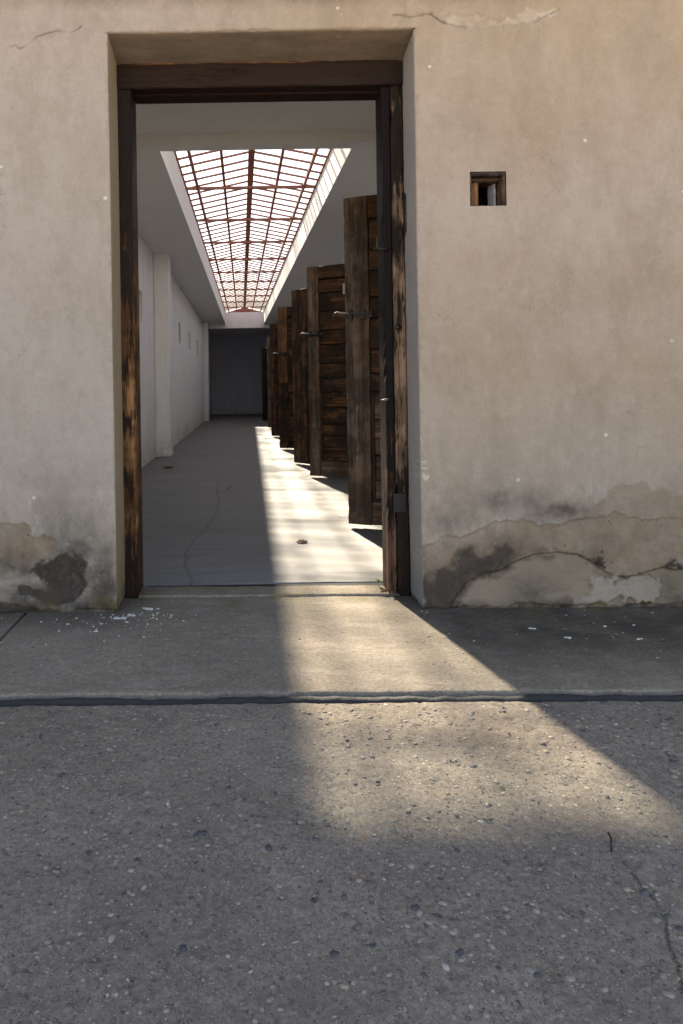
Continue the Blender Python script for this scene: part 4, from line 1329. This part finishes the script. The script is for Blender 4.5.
def make_door(i):
    fx_, fy_, ht, ang, wd = DOORS[i]
    a = math.radians(ang)
    hx, hy = hinges[i]
    d = empty('cell_door', (hx, hy, 0.0), math.pi - a)
    tag(d, LABELS[i], 'door', GROUP)
    z0 = 0.022 if i else 0.03
    H = ht - z0
    sw = [0.148, 0.115, 0.14, 0.135, 0.12, 0.11, 0.12][i]
    sm_ = [M['stile'], M['stile'], M['stile_dark'], M['stile_orange'], M['stile_dark'], M['stile'], M['black_door']][i]
    pm_ = M['plank'] if i != 6 else M['black_door']
    rg_ = random.Random(40 + i)

    def P(name, me, mat, loc, rot=(0, 0, 0)):
        return link(name, me, mat, d, loc, rot)
    T = 0.055
    seg = 44 if i < 3 else 24
    kn = 0.22
    # stiles: free edge and hinge edge
    if i == 3:
        # upper half of the free stile was renewed in orange timber
        P('stile', board_mesh('stile', H * 0.46, sw, T, 2, 60 + i, 20, 0.0006, 0.005, kn), M['stile_dark'], (wd - sw, 0, z0))
        P('stile', board_mesh('stile', H * 0.54 - 0.004, sw, T, 2, 70 + i, 20, 0.0006, 0.005, kn), M['stile_orange'], (wd - sw, 0, z0 + H * 0.46 + 0.004))
    else:
        P('stile', board_mesh('stile', H, sw, T, 2, 60 + i, seg, 0.0006, 0.005, kn), sm_, (wd - sw, 0, z0))
    P('stile', board_mesh('stile', H, 0.11, T, 2, 80 + i, 24, 0.0006, 0.005, kn), M['stile_dark'] if i != 6 else sm_, (0, 0, z0))
    # rails and horizontal planks between
    x0, x1 = 0.114, wd - sw - 0.004
    m_ = MB()
    m_.box(0.06, wd - 0.06, -0.018, -0.001, z0 + 0.004, z0 + H - 0.004)
    m_.build('gap_blocker', M['dark'], d)  # added sheet stops sunlight and keeps the plank gaps dark
    rails = [(z0, 0.15), (z0 + H * 0.40, 0.13), (z0 + H - 0.12, 0.12)]
    if i == 0:
        rails = [(z0, 0.14), (z0 + H * 0.405, 0.11), (z0 + H - 0.135, 0.135)]
    for k, (rz_, rh) in enumerate(rails):
        P('rail', board_mesh('rail', x1 - x0, rh, T - 0.006, 0, 90 + 5 * i + k, 14, 0.0007, 0.005, kn), (M['plank_low'] if k == 0 and i < 2 else pm_), (x0, 0.001, rz_))
    for k in range(2):
        za, zb = rails[k][0] + rails[k][1] + 0.006, rails[k + 1][0] - 0.006
        n_ = 5 if k == 0 else 6
        hs = [rg_.uniform(0.75, 1.25) for _ in range(n_)]
        tot = sum(hs)
        z = za
        for q in range(n_):
            h_ = (zb - za) * hs[q] / tot
            y_ = 0.006 + rg_.uniform(0, 0.010)
            mt = M['plank_low'] if (i == 0 and k == 0) else pm_
            P('plank', board_mesh('plank', x1 - x0, h_ - rg_.uniform(0.005, 0.012), 0.026, 0, 200 + 30 * i + 10 * k + q, 14, 0.0008, 0.004, kn + 0.1), mt, (x0, y_, z))
            z += h_
        # bead round the lower panel
        if k == 0 and i < 5:
            m_ = MB()
            m_.box(x1 - 0.020, x1 - 0.001, 0.030, 0.050, za, zb)
            m_.box(x0, x0 + 0.018, 0.030, 0.050, za, zb)
            m_.box(x0 + 0.019, x1 - 0.021, 0.030, 0.048, za, za + 0.018)
            m_.box(x0 + 0.019, x1 - 0.021, 0.030, 0.048, zb - 0.018, zb)
            m_.build('panel_bead', M['stile_dark'], d)
    # vertical batten on the narrow doors
    if i in (2, 4):
        P('batten', board_mesh('batten', H * 0.96, 0.12, 0.024, 2, 300 + i, 20, 0.0006, 0.004, kn), M['stile_dark'], (wd - sw - 0.16, T + 0.001, z0 + 0.03))
    # iron bolt with hook past the free edge
    bz = [1.31, 1.37, 1.35, 1.33, 1.30, 1.25, 1.2][i]
    m_ = MB() if i in (0, 1, 3, 6) else None
    if m_:
        m_.box(wd - 0.17, wd - 0.002, T + 0.001, T + 0.008, bz - 0.02, bz + 0.02)
        m_.box(wd - 0.13, wd - 0.11, T + 0.008, T + 0.026, bz - 0.03, bz + 0.03)
        m_.box(wd - 0.05, wd - 0.03, T + 0.008, T + 0.026, bz - 0.03, bz + 0.03)
        bolt = m_.build('bolt', M['iron'], d)
        m_ = MB()
        L_ = 0.075
        m_.tube([(wd - 0.18, T + 0.017, bz + 0.006), (wd + 0.02, T + 0.017, bz + 0.012), (wd + L_ * 0.55, T + 0.021, bz + 0.02), (wd + L_ * 0.85, T + 0.019, bz + 0.012), (wd + L_, T + 0.016, bz - 0.012)],
                [0.006, 0.006, 0.0055, 0.005, 0.0035], 8)
        m_.build('bolt_hook', M['steel'], bolt, smooth=True)
    # strap hinges at the hinge edge
    for zz in (0.35, 1.65):
        m_ = MB()
        m_.box(0.0, 0.36, T + 0.001, T + 0.007, zz - 0.022, zz + 0.022)
        m_.tube([(-0.012, T + 0.004, zz - 0.04), (-0.012, T + 0.004, zz + 0.04)], 0.011, 8)
        m_.build('strap_hinge', M['iron'], d)
    if i == 0:
        m_ = MB()
        m_.box(wd - sw - 0.057, wd - sw - 0.052, 0.036, 0.045, 1.70, 1.775)
        m_.build('keeper', M['steel'], d)
    if i == 1:
        m_ = MB()
        m_.box(0.36, 0.44, 0.043, 0.047, 1.735, 1.835)
        m_.build('number_plate', mat_plain('yellowed_plate', (0.36, 0.34, 0.30), 0.6), d)
    return d


for i in range(len(DOORS)):
    make_door(i)

# ------------------------------------------------------------------ small litter
rg = random.Random(21)


def leaf_mesh(name, L, W, curl, seed):
    r_ = random.Random(seed)
    n_, m_ = 9, 5
    P = np.zeros((n_, m_, 3))
    for i in range(n_):
        t_ = i / (n_ - 1)
        wd = W * math.sin(math.pi * (0.06 + 0.9 * t_)) ** 0.8
        for j in range(m_):
            s = j / (m_ - 1) * 2 - 1
            P[i, j] = (L * (t_ - 0.5), wd * s * math.cos(curl * s), abs(s) ** 1.5 * wd * curl * 0.9 + 0.25 * L * curl * (t_ - 0.5) ** 2 + r_.uniform(-1, 1) * 0.16 * W + 0.004)
    me = grid_mesh(name, P)
    bm = bmesh.new()
    bm.from_mesh(me)
    bmesh.ops.solidify(bm, geom=bm.faces[:], thickness=0.0012)
    bm.to_mesh(me)
    bm.free()
    return me


o = link('dead_leaf', leaf_mesh('dead_leaf', 0.062, 0.024, 0.55, 3), M['leaf'], None, (0.306, 3.84, -0.001), (0, 0, 0.15))
tag(o, 'curled dry leaf lying on the sunlit corridor floor', 'leaf')
o = link('dead_leaf', leaf_mesh('dead_leaf', 0.11, 0.03, 0.9, 4), M['leaf'], None, (-0.853, 7.44, 0.003), (0, 0, 0.1))
tag(o, 'dark dry leaf on the shaded corridor floor near the white pier', 'leaf')
o = link('dead_leaf', leaf_mesh('dead_leaf', 0.045, 0.012, 0.8, 5), M['leaf'], None, (-0.15, 5.9, 0.003), (0, 0, 0.5))
tag(o, 'tiny dry leaf beside the crack in the shaded corridor floor', 'leaf')
for k, (x, y, L, rz, lb) in enumerate(((0.577, 2.868, 0.05, 0.4, 'brown dry leaf at the foot of the right door post, nearest the sprout'),
                                       (0.605, 2.838, 0.055, 1.1, 'crumpled grey brown leaf wedged before the foot of the right door post'),
                                       (-0.445, 2.855, 0.045, 2.0, 'dark dry leaf at the foot of the left door post'))):
    o = link('dry_leaf', leaf_mesh('dry_leaf', L, 0.012, 1.0, 30 + k), M['leaf'], None, (x, y, gz(x) + 0.012), (0.1, 0, rz))
    tag(o, lb, 'leaf')
wd_ = empty('weed', (0.566, 2.972, 0.0))
tag(wd_, 'tiny green weed sprouting from the gap at the right post', 'plant')
mb = MB()
mb.tube([(0, 0, -0.02), (0.002, -0.002, 0.012), (0.001, -0.004, 0.028)], [0.0014, 0.0012, 0.001], 6)
mb.build('stem', M['green'], wd_)
for k, (rz, tl) in enumerate(((0.3, 0.5), (2.4, 0.35), (4.4, 0.6))):
    link('leaf', leaf_mesh('leaf', 0.020, 0.007, 0.5, 50 + k), M['green'], wd_, (0.008 * math.cos(rz), -0.004 + 0.008 * math.sin(rz), 0.028), (0, -tl, rz))
mb = MB()
mb.tube([(0.694, 1.33, gz(.69) + 0.006), (0.689, 1.312, gz(.69) + 0.010), (0.681, 1.296, gz(.69) + 0.007), (0.674, 1.282, gz(.69) + 0.003)], [0.0022, 0.0018, 0.0014, 0.0018], 6)
tag(mb.build('twig', M['twig'], smooth=True), 'short black twig lying on the pebbly paving at the edge of the sunlight', 'twig')
# broken bits of lime and plaster along the foot of the wall
rg = np.random.default_rng(5)
mb = MB()
bits = []
for (x, y, sx, sy, k) in ((-0.490, 2.60, 0.028, 0.012, 26), (-0.455, 2.63, 0.016, 0.01, 10), (-0.395, 2.705, 0.026, 0.010, 22), (-0.55, 2.46, 0.009, 0.006, 6), (1.02, 2.45, 0.014, 0.006, 9), (1.34, 2.35, 0.01, 0.006, 6), (1.1, 2.36, 0.012, 0.006, 8)):
    for _ in range(k):
        bits.append((x + rg.normal(0, sx * 0.5), y + rg.normal(0, sy * 0.5), rg.uniform(0.0025, 0.009), rg.uniform(0.0018, 0.005)))
for _ in range(80):
    if rg.random() < 0.88:
        bits.append((rg.normal(-0.47, 0.13), min(2.655, 2.66 - abs(rg.normal(0, 0.10))) if rg.random() < .8 else rg.uniform(2.0, 2.6), 0.0012 + 0.006 * rg.random() ** 3, 0.001 + 0.003 * rg.random() ** 2))
    else:
        bits.append((rg.uniform(0.75, 1.9), 2.64 - abs(rg.normal(0, 0.12)), 0.0012 + 0.007 * rg.random() ** 3, 0.001 + 0.004 * rg.random() ** 2))
for (x, y, a, b) in bits:
    n_ = 13
    ph = rg.uniform(0, 6)
    ring = [(x + a * math.cos(6.2832 * k / n_) * rg.uniform(0.45, 1.2), y + b * math.sin(6.2832 * k / n_) * rg.uniform(0.45, 1.2)) for k in range(n_)]
    zt = gz(x) + 0.004 + 0.006 * float(fbm(np.array([x]), np.array([y]), 3.0, 6, 11)[0]) + 0.0028
    vs_ = [(p[0], p[1], zt - 0.006) for p in ring] + [(x + (p[0] - x) * 0.8, y + (p[1] - y) * 0.8, zt) for p in ring]
    fs_ = [tuple(range(n_, 2 * n_))] + [(k, (k + 1) % n_, n_ + (k + 1) % n_, n_ + k) for k in range(n_)]
    mb.add(vs_, fs_)
tag(mb.build('plaster_flakes', M['flake']), 'white flakes of fallen lime scattered at the foot of the wall', 'flakes', kind='stuff')
